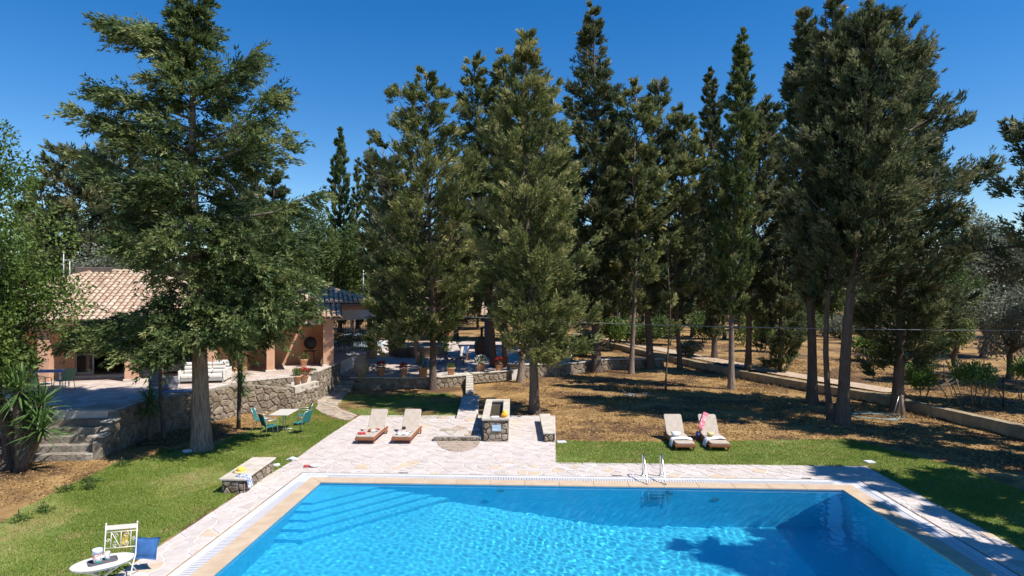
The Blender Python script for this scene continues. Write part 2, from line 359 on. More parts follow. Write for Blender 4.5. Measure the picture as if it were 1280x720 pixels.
def cypress(label, base, top, prof, N=45000, leaf=.12, seed=1, lm='cy', r0=.22, crown0=.2, nl=90, e0=.35, curv=.35,
            plume=.75, pb=.8, spr=.22, xw=1.6, sb=1.2, cl=5, flare=1.4, prad=.205, extra=(), group='tall cypresses around the garden', bark=None, rag=.3, droop=0.0, name='cypress_tree', wob=.15):
    rng = np.random.default_rng(seed); rg = random.Random(seed)
    root = thing(name, label, 'tree', base, 0, group)
    B = Vector((0, 0, 0)); T = Vector(top) - Vector(base); H = T.z
    pts = trunk_pts(B, T, rg, wob)
    pa = np.array([tuple(p) for p in pts])
    mb = MB(); trunk_mesh(mb, pts, r0, .03, 12, flare)
    def axis(t):
        t = np.clip(t, 0, 1) * (len(pa) - 1); i = np.minimum(t.astype(int), len(pa) - 2); f = (t - i)[:, None]
        return pa[i] * (1 - f) + pa[i + 1] * f
    pt, pr = zip(*prof)
    t = crown0 + (1 - crown0) * (np.arange(nl) + rng.random(nl)) / nl
    t[-10:] = .90 + .098 * np.linspace(0, 1, 10)
    az = np.arange(nl) * 2.39996 + rng.normal(0, .35, nl)
    Ln = np.interp(t, pt, pr) * (1 - rag * rng.random(nl) ** 1.5 * 1.2 + rag * .35 * (rng.random(nl) > .82))
    Ln = np.maximum(Ln, .24 if e0 < .9 else .10)
    el = e0 * (.5 + t) + rng.normal(0, .12, nl) - droop * (1 - t)
    O = axis(t); hd = np.stack([np.cos(az), np.sin(az), np.zeros(nl)], 1)
    cv = np.full(nl, curv) + rng.normal(0, .1, nl)
    # explicit limbs: (t origin, tip vector local, curvature)
    for (tt, tip, c) in extra:
        o = axis(np.array([tt]))[0]; d = np.array(tip) - o; L = math.hypot(d[0], d[1])
        O = np.vstack([O, o]); hd = np.vstack([hd, [d[0] / L, d[1] / L, 0]]); Ln = np.append(Ln, L)
        el = np.append(el, d[2] / L - c); cv = np.append(cv, c); t = np.append(t, tt)
    Z = np.array([0, 0, 1.0])
    def limb(i, s):
        return O[i] + hd[i] * (Ln[i] * s)[:, None] + Z * (Ln[i] * (el[i] * s + cv[i] * s * s))[:, None]
    for i in range(len(Ln)):                                       # the limbs themselves
        q = limb(np.full(4, i), np.array([0, .33, .66, .97])); r = max(.012, .011 * Ln[i] + .008)
        mb.tube([Vector(p) for p in q], [r * 1.6, r * 1.2, r * .8, r * .3], 4, cap=False)
    mb.obj('trunk', bark or m_bark, root)
    per = 26; NC = N // (per * cl); NP = NC * cl
    arc = Ln * np.sqrt(1 + np.minimum(np.abs(el + cv), 2.2) ** 2 * (1 if e0 < .9 else .1))
    wgt = arc ** 1.2 + .22 + .30 * (t > .72) + .3 * (t > .9); wgt[nl:] *= xw; wgt /= wgt.sum()
    li = np.repeat(rng.choice(len(Ln), NC, p=wgt), cl)          # sprays sit in tufts of six along the limbs
    s = np.repeat(.04 + .96 * rng.beta(sb, .95, NC), cl)
    pos = limb(li, s)
    tuft = np.repeat(unit(rng.normal(0, 1, (NC, 3))), cl, 0)
    small = np.clip(.35 + Ln[li] / 1.6, 0, 1)
    pos = pos + rng.normal(0, 1, (NP, 3)) * ((.17 * plume + .02 * Ln[li]) * small * (1.15 - .75 * s))[:, None]
    side = np.cross(hd[li], Z); spread = (Ln[li] * spr * (1.12 - s) + .10) * small
    j1 = np.repeat(rng.normal(0, 1, NC), cl); j2 = np.repeat(rng.normal(0, .5, NC), cl)
    pos += side * (j1 * spread)[:, None] + Z * (j2 * spread * .7)[:, None]
    low = np.clip(1 - t[li] * 1.3, 0, 1)
    pd = unit(hd[li] * (.75 + .3 * rng.random(NP))[:, None] + tuft * .18 + side * (rng.normal(0, .42, NP) + .45 * np.sign(j1))[:, None] + Z * (pb + rng.normal(0, .35, NP) - droop * 2.2 * low)[:, None])
    sz = plume * (.55 + .75 * rng.random(NP)) * (.5 + .5 * np.clip(Ln[li] / 1.5, 0, 1)) * (1 if e0 < .9 else np.clip(.35 + (1 - t[li]) * 2.2, 0, 1)) * (1.15 - .4 * s)
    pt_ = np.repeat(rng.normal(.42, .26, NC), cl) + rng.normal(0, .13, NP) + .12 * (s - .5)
    u = rng.random((NP, per)) ** .85
    ra = unit(rng.normal(0, 1, (NP * per, 3))).reshape(NP, per, 3)
    ra -= pd[:, None, :] * (ra * pd[:, None, :]).sum(-1, keepdims=True) * .8
    wr = (prad * (1 - u) ** .6 * np.sqrt(u + .15) + .02) * sz[:, None]
    lp = pos[:, None, :] + pd[:, None, :] * (u * sz[:, None])[..., None] + ra * wr[..., None]
    la = pd[:, None, :] * 1.05 + ra * .6 + rng.normal(0, .25, (NP, per, 3)) + Z * .1
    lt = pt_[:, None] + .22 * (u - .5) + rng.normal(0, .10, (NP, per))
    n = NP * per
    sc_ = leaf * 1.12 * (.7 + .7 * rng.random(n))
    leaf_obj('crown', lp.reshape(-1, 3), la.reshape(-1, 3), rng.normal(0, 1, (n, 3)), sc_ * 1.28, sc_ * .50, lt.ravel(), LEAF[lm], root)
    return root

def broadleaf(label, base, H, rx, ry, cz, rz_, N=12000, leaf=.14, seed=1, lm='bg', r0=.14, K=26, cr=.34, name='broadleaf_tree', group=None,
              cat='tree', lean=(0, 0), bark=None, trunks=1, hug=.6, stem='trunk', foliage='crown', lw=.55, up=0.2):
    rng = np.random.default_rng(seed); rg = random.Random(seed)
    root = thing(name, label, cat, base, 0, group)
    C = np.array([lean[0], lean[1], cz])
    cen = unit(rng.normal(0, 1, (K, 3))) * (rng.random(K) ** .45)[:, None]
    cen = C + cen * np.array([rx, ry, rz_]) * (1 - cr * .55)
    mb = MB()
    for k in range(trunks):
        off = Vector((rg.uniform(-.15, .15), rg.uniform(-.15, .15), 0)) * (trunks - 1)
        fork = Vector((lean[0] * .5, lean[1] * .5, max(.3, cz - rz_ * .75))) + off * 1.5
        pts = trunk_pts(off, fork, rg, .10 * H / 5, 5)
        trunk_mesh(mb, pts, r0, r0 * .75, 8, 1.25)
        for i in range(k, K, trunks * 2):
            c = Vector(cen[i]); mid = fork.lerp(c, .5) + Vector((rg.uniform(-.2, .2), rg.uniform(-.2, .2), rg.uniform(0, .3))) * rx * .3
            mb.tube([fork, mid, c], [r0 * .6, r0 * .35, r0 * .1], 5, cap=False)
    mb.obj(stem, bark or m_bark, root)
    rad = np.array([rx, ry, rz_]) * cr
    ci = rng.integers(0, K, N)
    kr = (.65 + .7 * rng.random(K))[ci]
    d = unit(rng.normal(0, 1, (N, 3)))
    pos = cen[ci] + d * rad * (kr * (.35 + .75 * rng.random(N) ** .6))[:, None]
    ax = d * .6 + rng.normal(0, .7, (N, 3)) + np.array([0, 0, up])
    ct = rng.normal(.45, .15, K)[ci]
    sc_ = leaf * (.7 + .6 * rng.random(N))
    leaf_obj(foliage, pos, ax, rng.normal(0, 1, (N, 3)), sc_, sc_ * lw, ct + rng.normal(0, .14, N), LEAF[lm], root, quad=True)
    return root

# ------------------------------------------------------------------ polygons, voronoi stones
def inside(poly, x, y):
    c = False; n = len(poly); j = n - 1
    for i in range(n):
        xi, yi = poly[i][0], poly[i][1]; xj, yj = poly[j][0], poly[j][1]
        if (yi > y) != (yj > y) and x < (xj - xi) * (y - yi) / (yj - yi) + xi: c = not c
        j = i
    return c
def np_inside(poly, X, Y):
    c = np.zeros(X.shape, bool); n = len(poly); j = n - 1
    for i in range(n):
        xi, yi = poly[i][0], poly[i][1]; xj, yj = poly[j][0], poly[j][1]
        with np.errstate(divide='ignore', invalid='ignore'):
            c ^= ((yi > Y) != (yj > Y)) & (X < (xj - xi) * (Y - yi) / ((yj - yi) or 1e-9) + xi)
        j = i
    return c
def clip(poly, nx, ny, d):                      # keep nx*x+ny*y <= d
    out = []
    for i in range(len(poly)):
        a, b = poly[i], poly[(i + 1) % len(poly)]
        da, db = nx * a[0] + ny * a[1] - d, nx * b[0] + ny * b[1] - d
        if da <= 0: out.append(a)
        if (da < 0 < db) or (db < 0 < da):
            t = da / (da - db); out.append((a[0] + (b[0] - a[0]) * t, a[1] + (b[1] - a[1]) * t))
    return out
def area(p): return .5 * sum(p[i][0] * p[(i + 1) % len(p)][1] - p[(i + 1) % len(p)][0] * p[i][1] for i in range(len(p)))
def stones(region, size, gap=.03, seed=1, jit=.42, aniso=1.0, edge=.0):
    """irregular cells filling a convex ccw polygon; list of polygons"""
    if area(region) < 0: region = region[::-1]
    rg = random.Random(seed); xs = [p[0] for p in region]; ys = [p[1] for p in region]
    S = []; sx, sy = size * aniso, size
    j = 0; y = min(ys) - sy
    while y < max(ys) + sy:
        x = min(xs) - sx + (j % 2) * sx / 2
        while x < max(xs) + sx:
            S.append((x + rg.uniform(-jit, jit) * sx, y + rg.uniform(-jit, jit) * sy)); x += sx
        y += sy; j += 1
    A = np.array(S); out = []
    for i, (x, y) in enumerate(S):
        if not (min(xs) - sx < x < max(xs) + sx and min(ys) - sy < y < max(ys) + sy): continue
        d2 = ((A - A[i]) ** 2).sum(1); nb = np.argsort(d2)[1:17]
        h = size * 1.6 * max(1, aniso); c = [(x - h, y - h), (x + h, y - h), (x + h, y + h), (x - h, y + h)]
        for k in nb:
            dx, dy = A[k][0] - x, A[k][1] - y; L = math.hypot(dx, dy) or 1e-6
            nx, ny = dx / L, dy / L; c = clip(c, nx, ny, nx * x + ny * y + L / 2 - gap / 2)
            if len(c) < 3: break
        for q in range(len(region)):
            if len(c) < 3: break
            a, b = region[q], region[(q + 1) % len(region)]
            dx, dy = b[0] - a[0], b[1] - a[1]; L = math.hypot(dx, dy) or 1e-6
            nx, ny = dy / L, -dx / L; c = clip(c, nx, ny, nx * a[0] + ny * a[1] - edge - rg.uniform(0, gap * .5))
        if len(c) >= 3:
            c2 = [c[0]]
            for p in c[1:]:
                if math.hypot(p[0] - c2[-1][0], p[1] - c2[-1][1]) > size * .06: c2.append(p)
            if len(c2) >= 3 and abs(area(c2)) > size * size * .04: out.append(c2)
    return out
def sheet(name, poly, z, mat, kind='structure', parent=None, jag=0, seed=0, thick=0):
    """a flat sheet (optionally with a ragged edge and a skirt)"""
    rg = random.Random(seed); pts = []
    for i in range(len(poly)):
        a, b = poly[i], poly[(i + 1) % len(poly)]
        L = math.hypot(b[0] - a[0], b[1] - a[1]); n = max(1, int(L / .35)) if jag else 1
        for k in range(n):
            t = k / n; x, y = a[0] + (b[0] - a[0]) * t, a[1] + (b[1] - a[1]) * t
            if jag and k: x += rg.uniform(-jag, jag); y += rg.uniform(-jag, jag)
            pts.append((x, y))
    mb = MB(); mb.prism(pts, z - max(thick, .002), z)
    return mb.obj(name, mat, parent, kind)
# ================================================================== GROUND
TH = -.0462
UX, UY = math.cos(TH), math.sin(TH)
def PL(u, v): return (-5.52 + u * UX - v * UY, 17.95 + u * UY + v * UX)
PW, PB = 14.7, -11.0                                  # pool width, near end
hole = [PL(-.3, .3), PL(PW + .3, .3), PL(PW + .3, PB - .3), PL(-.3, PB - .3)]
def axis_vals(a, b, st, lo, hi):
    v = list(np.arange(a, b + 1e-6, st)); s = st
    while v[-1] < hi: s *= 1.35; v.append(v[-1] + s)
    s = st
    while v[0] > lo: s *= 1.35; v.insert(0, v[0] - s)
    return v
gx = axis_vals(-24, 27, .3, -900, 900); gy = axis_vals(3, 60, .3, -300, 1600)
rgn = random.Random(3); gv = []; skip = set()
T1W = [(-26, 21.3), (-15.9, 21.3), (-13.7, 21.5), (-13.9, 24.2), (-14.3, 24.8), (-13.0, 25.4), (-12.45, 28.1), (-10.65, 29.75), (-10.05, 31.5), (-10.05, 36), (-10.05, 52), (-26, 52)]
for j, y in enumerate(gy):
    for i, x in enumerate(gx):
        z = G(x, y)
        if not (abs(x) < 9.9 and y < 22) and y > 22: z += .03 * math.sin(x * 1.3 + y * .7) * math.sin(y * 1.1 - x * .4) * smooth(24, 30, y)
        gv.append((x, y, z))
        if inside(hole, x, y): skip.add(j * len(gx) + i)
nx = len(gx); gf = []
for j in range(len(gy) - 1):
    for i in range(nx - 1):
        q = (j * nx + i, j * nx + i + 1, (j + 1) * nx + i + 1, (j + 1) * nx + i)
        if not any(k in skip for k in q): gf.append(q)
me = bpy.data.meshes.new('ground'); me.from_pydata(gv, [], gf); me.materials.append(m_soil)
me.polygons.foreach_set('use_smooth', [True] * len(gf)); me.update()
g = bpy.data.objects.new('ground', me); link(g); g['kind'] = 'structure'

# lawns
def PX(lst, z=0): return [tuple(P(a, b, z).xy) for a, b in lst]
L_left = PX([(-260, 820), (-160, 730), (-60, 685), (0, 655), (45, 628), (100, 601), (145, 579), (200, 568), (240, 560), (285, 548), (325, 534), (345, 524), (375, 511), (396, 503), (397, 512), (412, 522), (430, 526), (440, 524), (430, 532), (410, 546), (388, 560), (371, 573), (345, 590), (300, 616), (244, 652), (180, 694), (100, 760), (20, 830)])
L_mid = PX([(400, 504), (436, 493), (500, 492), (560, 492), (574, 500), (570, 522), (543, 524), (456, 521), (450, 519), (423, 509)])
L_right = PX([(694, 581), (694, 551), (760, 552), (850, 553), (950, 551), (1060, 549), (1095, 558), (1150, 572), (1195, 584), (1250, 603), (1300, 622), (1400, 665), (1560, 740)]) + [PL(21, -6), PL(PW + 1.8, -6), PL(PW + 1.8, 2.38)]
lawns = []
for k, (pl, sd) in enumerate(((L_left, 1), (L_mid, 2), (L_right, 3))):
    lawns.append(sheet('lawn', pl, .006 + .001 * k, m_lawn, jag=.12, seed=sd))

# ================================================================== POOL
pool = thing('swimming_pool', 'large rectangular blue swimming pool with steps in its left corner', 'pool')
FL = [(0, -1.3), (3.4, -1.3), (8.3, -3.0), (PW, -3.0)]
mb = MB(); vs = []; fs = []
for u, d in FL:
    for v in (0, PB): vs += [(*PL(u, v), d), (*PL(u, v), 0.0)]
for i in range(3):
    a = i * 4; b = a + 4
    fs += [(a, b, b + 2, a + 2), (a, a + 1, b + 1, b), (a + 2, b + 2, b + 3, a + 3)]
fs += [(0, 2, 3, 1), (12, 13, 15, 14)]
mb.add(vs, fs); shell = mb.obj('pool_shell', m_liner, pool)
shell.cycles.is_caustics_receiver = True
for k in range(5, 0, -1):
    a = 1.4 + .42 * (k - 1); b = .30 + .09 * (k - 1); top = -.06 - .2 * k
    mb = MB(); mb.prism([PL(.003, .0 - .003), PL(.003, -a), PL(b, -a), PL(b + a, -.003)][::-1], -1.299, top)
    o = mb.obj('step', m_liner, pool); o.cycles.is_caustics_receiver = True
mb = MB()                                              # inlet fitting on the far wall and on the floor of the shallow end
o = mb.lathe([(.0, .03), (.09, .03), (.11, 0)], n=14).obj('wall_fitting', m_gutter, pool); o.location = (*PL(9.9, -.2), -.35); o.rotation_euler = (PI / 2, 0, TH)
o2 = o.copy(); link(o2, pool); o2.location = (*PL(5.2, -.2), -.3)
o3 = o.copy(); link(o3, pool); o3.location = (*PL(11.2, -.01), -.9)
# coping slabs, grate and gutter kerb, mitred at the corners
def ring_piece(side, t0, t1, a, b):
    """a quad between offsets a..b outside the pool edge, from t0 to t1 along that side"""
    L = {'far': PW, 'near': PW, 'left': -PB, 'right': -PB}[side]
    def pt(t, off):
        e = 0
        if t <= 1e-6: e = -off
        elif t >= L - 1e-6: e = off
        t2 = t + e
        return {'far': PL(t2, off), 'near': PL(t2, PB - off), 'left': PL(-off, -t2), 'right': PL(PW + off, -t2)}[side]
    q = [pt(t0, a), pt(t1, a), pt(t1, b), pt(t0, b)]
    return q if area(q) > 0 else q[::-1]
def shrink(q, d):
    cx = sum(p[0] for p in q) / 4; cy = sum(p[1] for p in q) / 4
    return [(x + (cx - x) * d / max(.01, math.hypot(x - cx, y - cy)), y + (cy - y) * d / max(.01, math.hypot(x - cx, y - cy))) for x, y in q]
cop = thing('pool_coping', 'tan stone coping with white overflow grate running round the blue pool', 'coping')
rg = random.Random(7)
for side, L in (('far', PW), ('left', -PB), ('right', -PB), ('near', PW)):
    n = round(L / .98)
    for k in range(n):
        mb = MB(); mb.prism(shrink(ring_piece(side, L * k / n, L * (k + 1) / n, -.03, .42), .004), -.012, .022 + rg.uniform(0, .003), bev=.006)
        mb.obj('coping_slab', m_coping, cop)
    mb = MB(); mb.prism(ring_piece(side, 0, L, .66, .84), -.05, .020); mb.obj('gutter_kerb', m_gutter, cop)
    mb = MB(); mb.prism(ring_piece(side, 0, L, .42, .66), -.08, -.035); mb.obj('gutter_floor', m_gutter, cop)
    mb = MB(); m = int(L / .075)
    for k in range(m):
        t = L * (k + .5) / m
        q = ring_piece(side, max(1e-3, t - .024), min(L - 1e-3, t + .024), .425, .655); mb.prism(q, -.03, .008)
    mb.obj('grate', m_grate, cop, kind='stuff')
mb = MB(); mb.prism([PL(-.45, .45), PL(-.45, .0), PL(0, 0), PL(0, .45)], -.3, -.06)
for (u0, u1, v0, v1) in ((-.655, -.425, 0, .42), (-.42, 0, .425, .655), (PW + .425, PW + .655, 0, .42), (PW, PW + .42, .425, .655)):
    MB().prism([PL(u0, v0), PL(u1, v0), PL(u1, v1), PL(u0, v1)], -.03, .009).obj('grate_end', m_grate, cop)
for (u0, u1, v0, v1) in ((-.655, -.425, .425, .655), (PW + .425, PW + .655, .425, .655)):
    MB().prism([PL(u0, v0), PL(u1, v0), PL(u1, v1), PL(u0, v1)], -.03, .010).obj('corner_plate', m_gutter, cop)
for i, (u, wd) in enumerate(((2.2, .28), (8.6, .3), (14.1, .28))):
    o = tag(MB().box((0, 0, 0), (wd, .05, .006)).obj('skimmer_slot', m_iron, cop))
    o.location = (*PL(u, .96), .028); o.rotation_euler = (0, 0, TH)
# ladder
lad = thing('pool_ladder', 'stainless steel ladder with two curved handrails at the far pool edge', 'ladder', (*PL(9.62, 0), 0), TH)
for s in (-.26, .26):
    pts = [(s, 1.0, .0), (s, 1.0, .45), (s, .99, .60), (s, .93, .68), (s, .84, .70), (s, .76, .67), (s, .66, .55), (s, .30, .20), (s, .02, -.12), (s, -.06, -.35), (s, -.07, -1.25)]
    r_ = MB().tube(pts, .022, 10).obj('handrail', m_steel, lad); r_.cycles.is_caustics_receiver = True
    MB().lathe([(.055, 0), (.055, .02), (.03, .035)], (s, 1.0, .022), 14).obj('base_flange', m_steel, lad)
for k in range(3):
    MB().box((0, -.09, -.32 - .28 * k), (.50, .08, .03), ch=.008).obj('tread', m_steel, lad)
# water
rng = np.random.default_rng(5)
nu = 520
uu = np.linspace(-.002, PW + .002, nu); vv = np.concatenate([np.linspace(PB - .002, -6.3, 14)[:-1], np.linspace(-6.3, .002, 224)]); nv = len(vv); U_, V_ = np.meshgrid(uu, vv)
XX = -5.52 + U_ * UX - V_ * UY; YY = 17.95 + U_ * UY + V_ * UX; Hh = np.zeros_like(XX)
for k in range(46):
    lam = .115 * (4.2 ** rng.random()); a = rng.normal(.9, 1.1)
    Hh += .00040 * lam ** .75 * np.sin(2 * PI / lam * (XX * math.cos(a) + YY * math.sin(a)) + rng.uniform(0, 6.28))
Hh *= np.clip((V_ + 6.3) / .8, 0, 1)
Hh *= 1 - .35 * (1 / (1 + np.exp(-(U_ - 10) * 1.0)))
wv = np.stack([XX, YY, Hh - .032], -1).reshape(-1, 3)
idx = np.arange(nu * nv).reshape(nv, nu)
q = np.stack([idx[:-1, :-1], idx[:-1, 1:], idx[1:, 1:], idx[1:, :-1]], -1).reshape(-1, 4)
me = bpy.data.meshes.new('pool_water'); me.vertices.add(len(wv)); me.vertices.foreach_set('co', wv.astype(np.float32).ravel())
me.loops.add(q.size); me.loops.foreach_set('vertex_index', q.astype(np.int32).ravel())
me.polygons.add(len(q)); me.polygons.foreach_set('loop_start', np.arange(0, q.size, 4, dtype=np.int32)); me.update(calc_edges=True)
me.polygons.foreach_set('use_smooth', [True] * len(q))
m_water = bpy.data.materials.new('water'); m_water.use_nodes = True; t = m_water.node_tree; t.nodes.remove(t.nodes['Principled BSDF'])
gl = t.nodes.new('ShaderNodeBsdfGlass'); gl.inputs['Roughness'].default_value = 0; gl.inputs['IOR'].default_value = 1.333
gl.inputs['Color'].default_value = (.93, .99, 1, 1)
t.links.new(gl.outputs[0], t.nodes['Material Output'].inputs[0]); me.materials.append(m_water)
wo = bpy.data.objects.new('pool_water', me); link(wo); wo['kind'] = 'structure'; wo.cycles.is_caustics_caster = True

# ================================================================== PAVING
pav = bpy.data.objects.new('patio_paving', None); link(pav); pav['kind'] = 'structure'
def world_poly(q): return q if area(q) > 0 else q[::-1]
A_ = world_poly([PL(-1.92, -11), PL(-.90, -11), PL(-.90, .90), PL(-1.78, .90)])
B_ = world_poly([PL(-1.78, .90), PL(16.52, .90), PL(16.52, 2.36), PL(-1.66, 2.36)])
C_ = world_poly([PL(15.6, -11), PL(16.52, -11), PL(16.52, .90), PL(15.6, .90)])
D_ = world_poly([PL(-1.66, 2.36), PX([(695, 581)])[0], PX([(694, 520)])[0], PX([(450, 519.8)])[0], PX([(410, 545)])[0]])
for q in (A_, B_, C_, D_): MB().prism(q, -.10, .012).obj('mortar_bed', m_mortar, pav)
cells = []
for q, sz, sd in ((A_, .36, 1), (B_, .34, 2), (C_, .34, 3), (D_, .43, 4)):
    cells += stones(q, sz, .045 if sz > .45 else .038, sd, .40, 1.15)
def clear_of(c, boxes):
    x = sum(p[0] for p in c) / len(c); y = sum(p[1] for p in c) / len(c)
    return not any(inside(b, x, y) for b in boxes)
def ccentre(c): return (sum(p[0] for p in c) / len(c), sum(p[1] for p in c) / len(c))
def in_view(c, z=0):
    x, y = ccentre(c)
    if y < 3: return False
    px, py = 640 + x / y * F, HY + (CH - z) / y * F
    return -10 < px < 1290 and py < 735
def apparent(c): return abs(area(c)) * CH / ccentre(c)[1] ** 3
vis = sorted([c for c in cells if in_view(c)], key=apparent, reverse=True)
rest = [c for c in cells if not in_view(c)] + vis[300:]
rg = random.Random(11)
def ptint(): return rg.choice([rg.uniform(.25, .85)] * 14 + [rg.uniform(.05, .25)] + [.97])
for c in vis[:300]:
    mb = MB(); mb.prism(c if area(c) > 0 else c[::-1], .0, .020 + rg.uniform(0, .006), tint=ptint(), bev=.005); mb.obj('paving_stone', m_paver, pav)
mb = MB()
for c in rest: mb.prism(c if area(c) > 0 else c[::-1], .0, .020 + rg.uniform(0, .005), tint=ptint())
mb.obj('paving_stone', m_paver, pav, kind='stuff')
# rounded brown slab set in front of the platform
disc = [P(573 + 27 * math.cos(a), 552.5 + 13 * math.sin(a)).xy for a in np.linspace(0, PI, 15)]
hs = thing('threshold_stone', 'brown half-round patch of stones set in the patio before the low step', 'paving')
q = world_poly([tuple(p) for p in disc]); MB().prism(q, .0, .029).obj('mortar_bed', M('brown_mortar', (.40, .34, .28), .9), hs)
for c in stones(q, .34, .03, 5, .35):
    mb = MB(); mb.prism(c, .01, .040, tint=rg.uniform(0, .5), bev=.004); mb.obj('stone', M('brown_stone', (.42, .32, .25), .9, (.34, .27, .21), 3, bump=.4) if 'brown_stone' not in bpy.data.materials else bpy.data.materials['brown_stone'], hs)
# garden path of warm flagstones, and the path up to the terrace steps
gp = bpy.data.objects.new('garden_path', None); link(gp); gp['kind'] = 'structure'
for q, sd in ((PX([(394, 511), (397, 507), (423, 510.5), (446, 519.6), (438, 525), (430, 525.5), (413, 521), (402, 517)]), 3), (PX([(397, 507), (394, 489.5), (436, 489.5), (428, 500), (423, 510.5)]), 4)):
    q = world_poly(q); sheet('path_bed', q, .016, m_warm_paver, parent=gp)
    for c in stones(q, .62, .05, sd, .4):
        mb = MB(); mb.prism(c, .0, .034 + rg.uniform(0, .012), tint=rg.random(), bev=.006); mb.obj('flagstone', m_warm_paver, gp)
# little white lid stones in the grass
for (a, b, wd, lb) in ((702, 553.5, .34, 'small pale flat stone slab in grass beside the patio corner'), (1087, 578.5, .28, 'small white square lid in grass near the right paving corner'), (377, 582, .0, '')):
    if wd:
        p = P(a, b); o = MB().box((0, 0, .03), (wd, .26, .05), ch=.01).obj('flat_stone', m_gutter); o.location = p; o.rotation_euler = (0, 0, .1); tag(o, lb, 'stone')

# ================================================================== RUBBLE WALLS
def rubble_wall(path, zt, zb, thick=.4, parent=None, size=.26, cap=True, seed=1, kind=None, face=1, stone_name='stone', cap_over=.03, depth=.05, single=False, captint=None, ends=True):
    """stone-faced wall along a ground polyline; front face on the right of travel when face=1"""
    mb = MB()
    for i in range(len(path) - 1):
        a, b = Vector((*path[i], 0)), Vector((*path[i + 1], 0)); d = (b - a).normalized(); n = Vector((d.y, -d.x, 0)) * face
        z0, z1 = (zt, zt) if not hasattr(zt, '__len__') else (zt[i], zt[i + 1])
        v = [a, b, b - n * thick, a - n * thick]
        lo = [Vector((p.x, p.y, zb)) for p in v]; hi = [Vector((v[0].x, v[0].y, z0)), Vector((v[1].x, v[1].y, z1)), Vector((v[2].x, v[2].y, z1)), Vector((v[3].x, v[3].y, z0))]
        mb.add(lo + hi, [(0, 1, 5, 4), (1, 2, 6, 5), (2, 3, 7, 6), (3, 0, 4, 7), (4, 5, 6, 7)] if face > 0 else [(1, 0, 4, 5), (2, 1, 5, 6), (3, 2, 6, 7), (0, 3, 7, 4), (7, 6, 5, 4)])
    mb.obj('core', m_joint, parent)
    rgx = random.Random(seed); allst = MB()
    for i in range(len(path) - 1):
        a, b = Vector((*path[i], 0)), Vector((*path[i + 1], 0)); L = (b - a).length; d = (b - a) / L; n = Vector((d.y, -d.x, 0)) * face
        z0, z1 = (zt, zt) if not hasattr(zt, '__len__') else (zt[i], zt[i + 1])
        for c in stones([(0, zb), (L, zb), (L, z1 - .01), (0, z0 - .01)], size, .028, seed + i, .38, 1.25):
            tint = rgx.random(); cx, cy = ccentre(c); k = len(c); dd = depth * rgx.uniform(.6, 1.2)
            def W(p, off): return a + d * p[0] + n * off + Vector((0, 0, p[1]))
            vs = [W(p, -.02) for p in c] + [W((cx + (p[0] - cx) * .97, cy + (p[1] - cy) * .97), dd * .55) for p in c] + [W((cx + (p[0] - cx) * .72, cy + (p[1] - cy) * .72), dd) for p in c]
            fs = [tuple(range(2 * k, 3 * k))] + [(j, (j + 1) % k, k + (j + 1) % k, k + j) for j in range(k)] + [(k + j, k + (j + 1) % k, 2 * k + (j + 1) % k, 2 * k + j) for j in range(k)]
            if face < 0: fs = [f[::-1] for f in fs]
            if single: MB().add(vs, fs, tint=tint).obj(stone_name, m_rock, parent)
            else: allst.add(vs, fs, tint=tint)
    if not single and allst.v: allst.obj(stone_name, m_rock, parent, kind='stuff')
    if cap:
        n_ = 0
        for i in range(len(path) - 1):
            a, b = Vector((*path[i], 0)), Vector((*path[i + 1], 0)); L = (b - a).length; d = (b - a) / L; n = Vector((d.y, -d.x, 0)) * face
            z0, z1 = (zt, zt) if not hasattr(zt, '__len__') else (zt[i], zt[i + 1])
            s = 0
            while s < L - .05:
                e = min(L, s + rgx.uniform(.45, .8)); e = L if L - e < .25 else e
                q = [a + d * (s + .008) + n * (cap_over + depth + rgx.uniform(-.012, .012)), a + d * (e - .008) + n * (cap_over + depth + rgx.uniform(-.012, .012)), a + d * (e - .008) - n * (thick + cap_over), a + d * (s + .008) - n * (thick + cap_over)]
                q = [(p.x, p.y) for p in q]; q = q if area(q) > 0 else q[::-1]
                zz = z0 + (z1 - z0) * (s + e) / 2 / L
                MB().prism(q, zz + .002, zz + .06 + rgx.uniform(0, .006), bev=.008, tint=rgx.random()).obj('cap_stone', m_slab, parent); s = e
ZT = 1.4
w1 = thing('terrace_retaining_wall', 'rough grey stone retaining wall holding up the house terrace above the lawn', 'wall')
rubble_wall([(-13.55, 21.5), (-13.8, 24.1), (-12.95, 25.2), (-12.05, 27.8), (-10.2, 29.25), (-9.75, 31.3)], [ZT - .03, ZT - .03, ZT - .03, ZT - .03, .92, .98], -.15, .35, w1, .27, cap=False, seed=3, depth=.06)
rubble_wall([(-13.42, 20.35), (-13.5, 21.45)], [.55, 1.3], -.1, .25, w1, .24, cap=True, seed=8, depth=.04)
rubble_wall([(-30, 21.2), (-15.9, 21.2)], ZT - .03, -.1, .35, w1, .3, cap=False, seed=9)
w1b = thing('terrace_parapet', 'low upper band of the stone wall carrying geranium pots at the corner', 'wall')
rubble_wall([(-12.2, 28.0), (-10.45, 29.55)], 1.42, .8, .30, w1b, .24, cap=True, seed=5, cap_over=0)
rubble_wall([(-9.78, 31.35), (-9.8, 35.6)], 1.42, .0, .35, w1b, .30, cap=True, seed=6, cap_over=0)
MB().prism(world_poly([(-10.45, 29.5), (-10.15, 29.2), (-9.7, 31.3), (-9.95, 31.4)]), .7, 1.0).obj('ledge', m_slab, w1b)
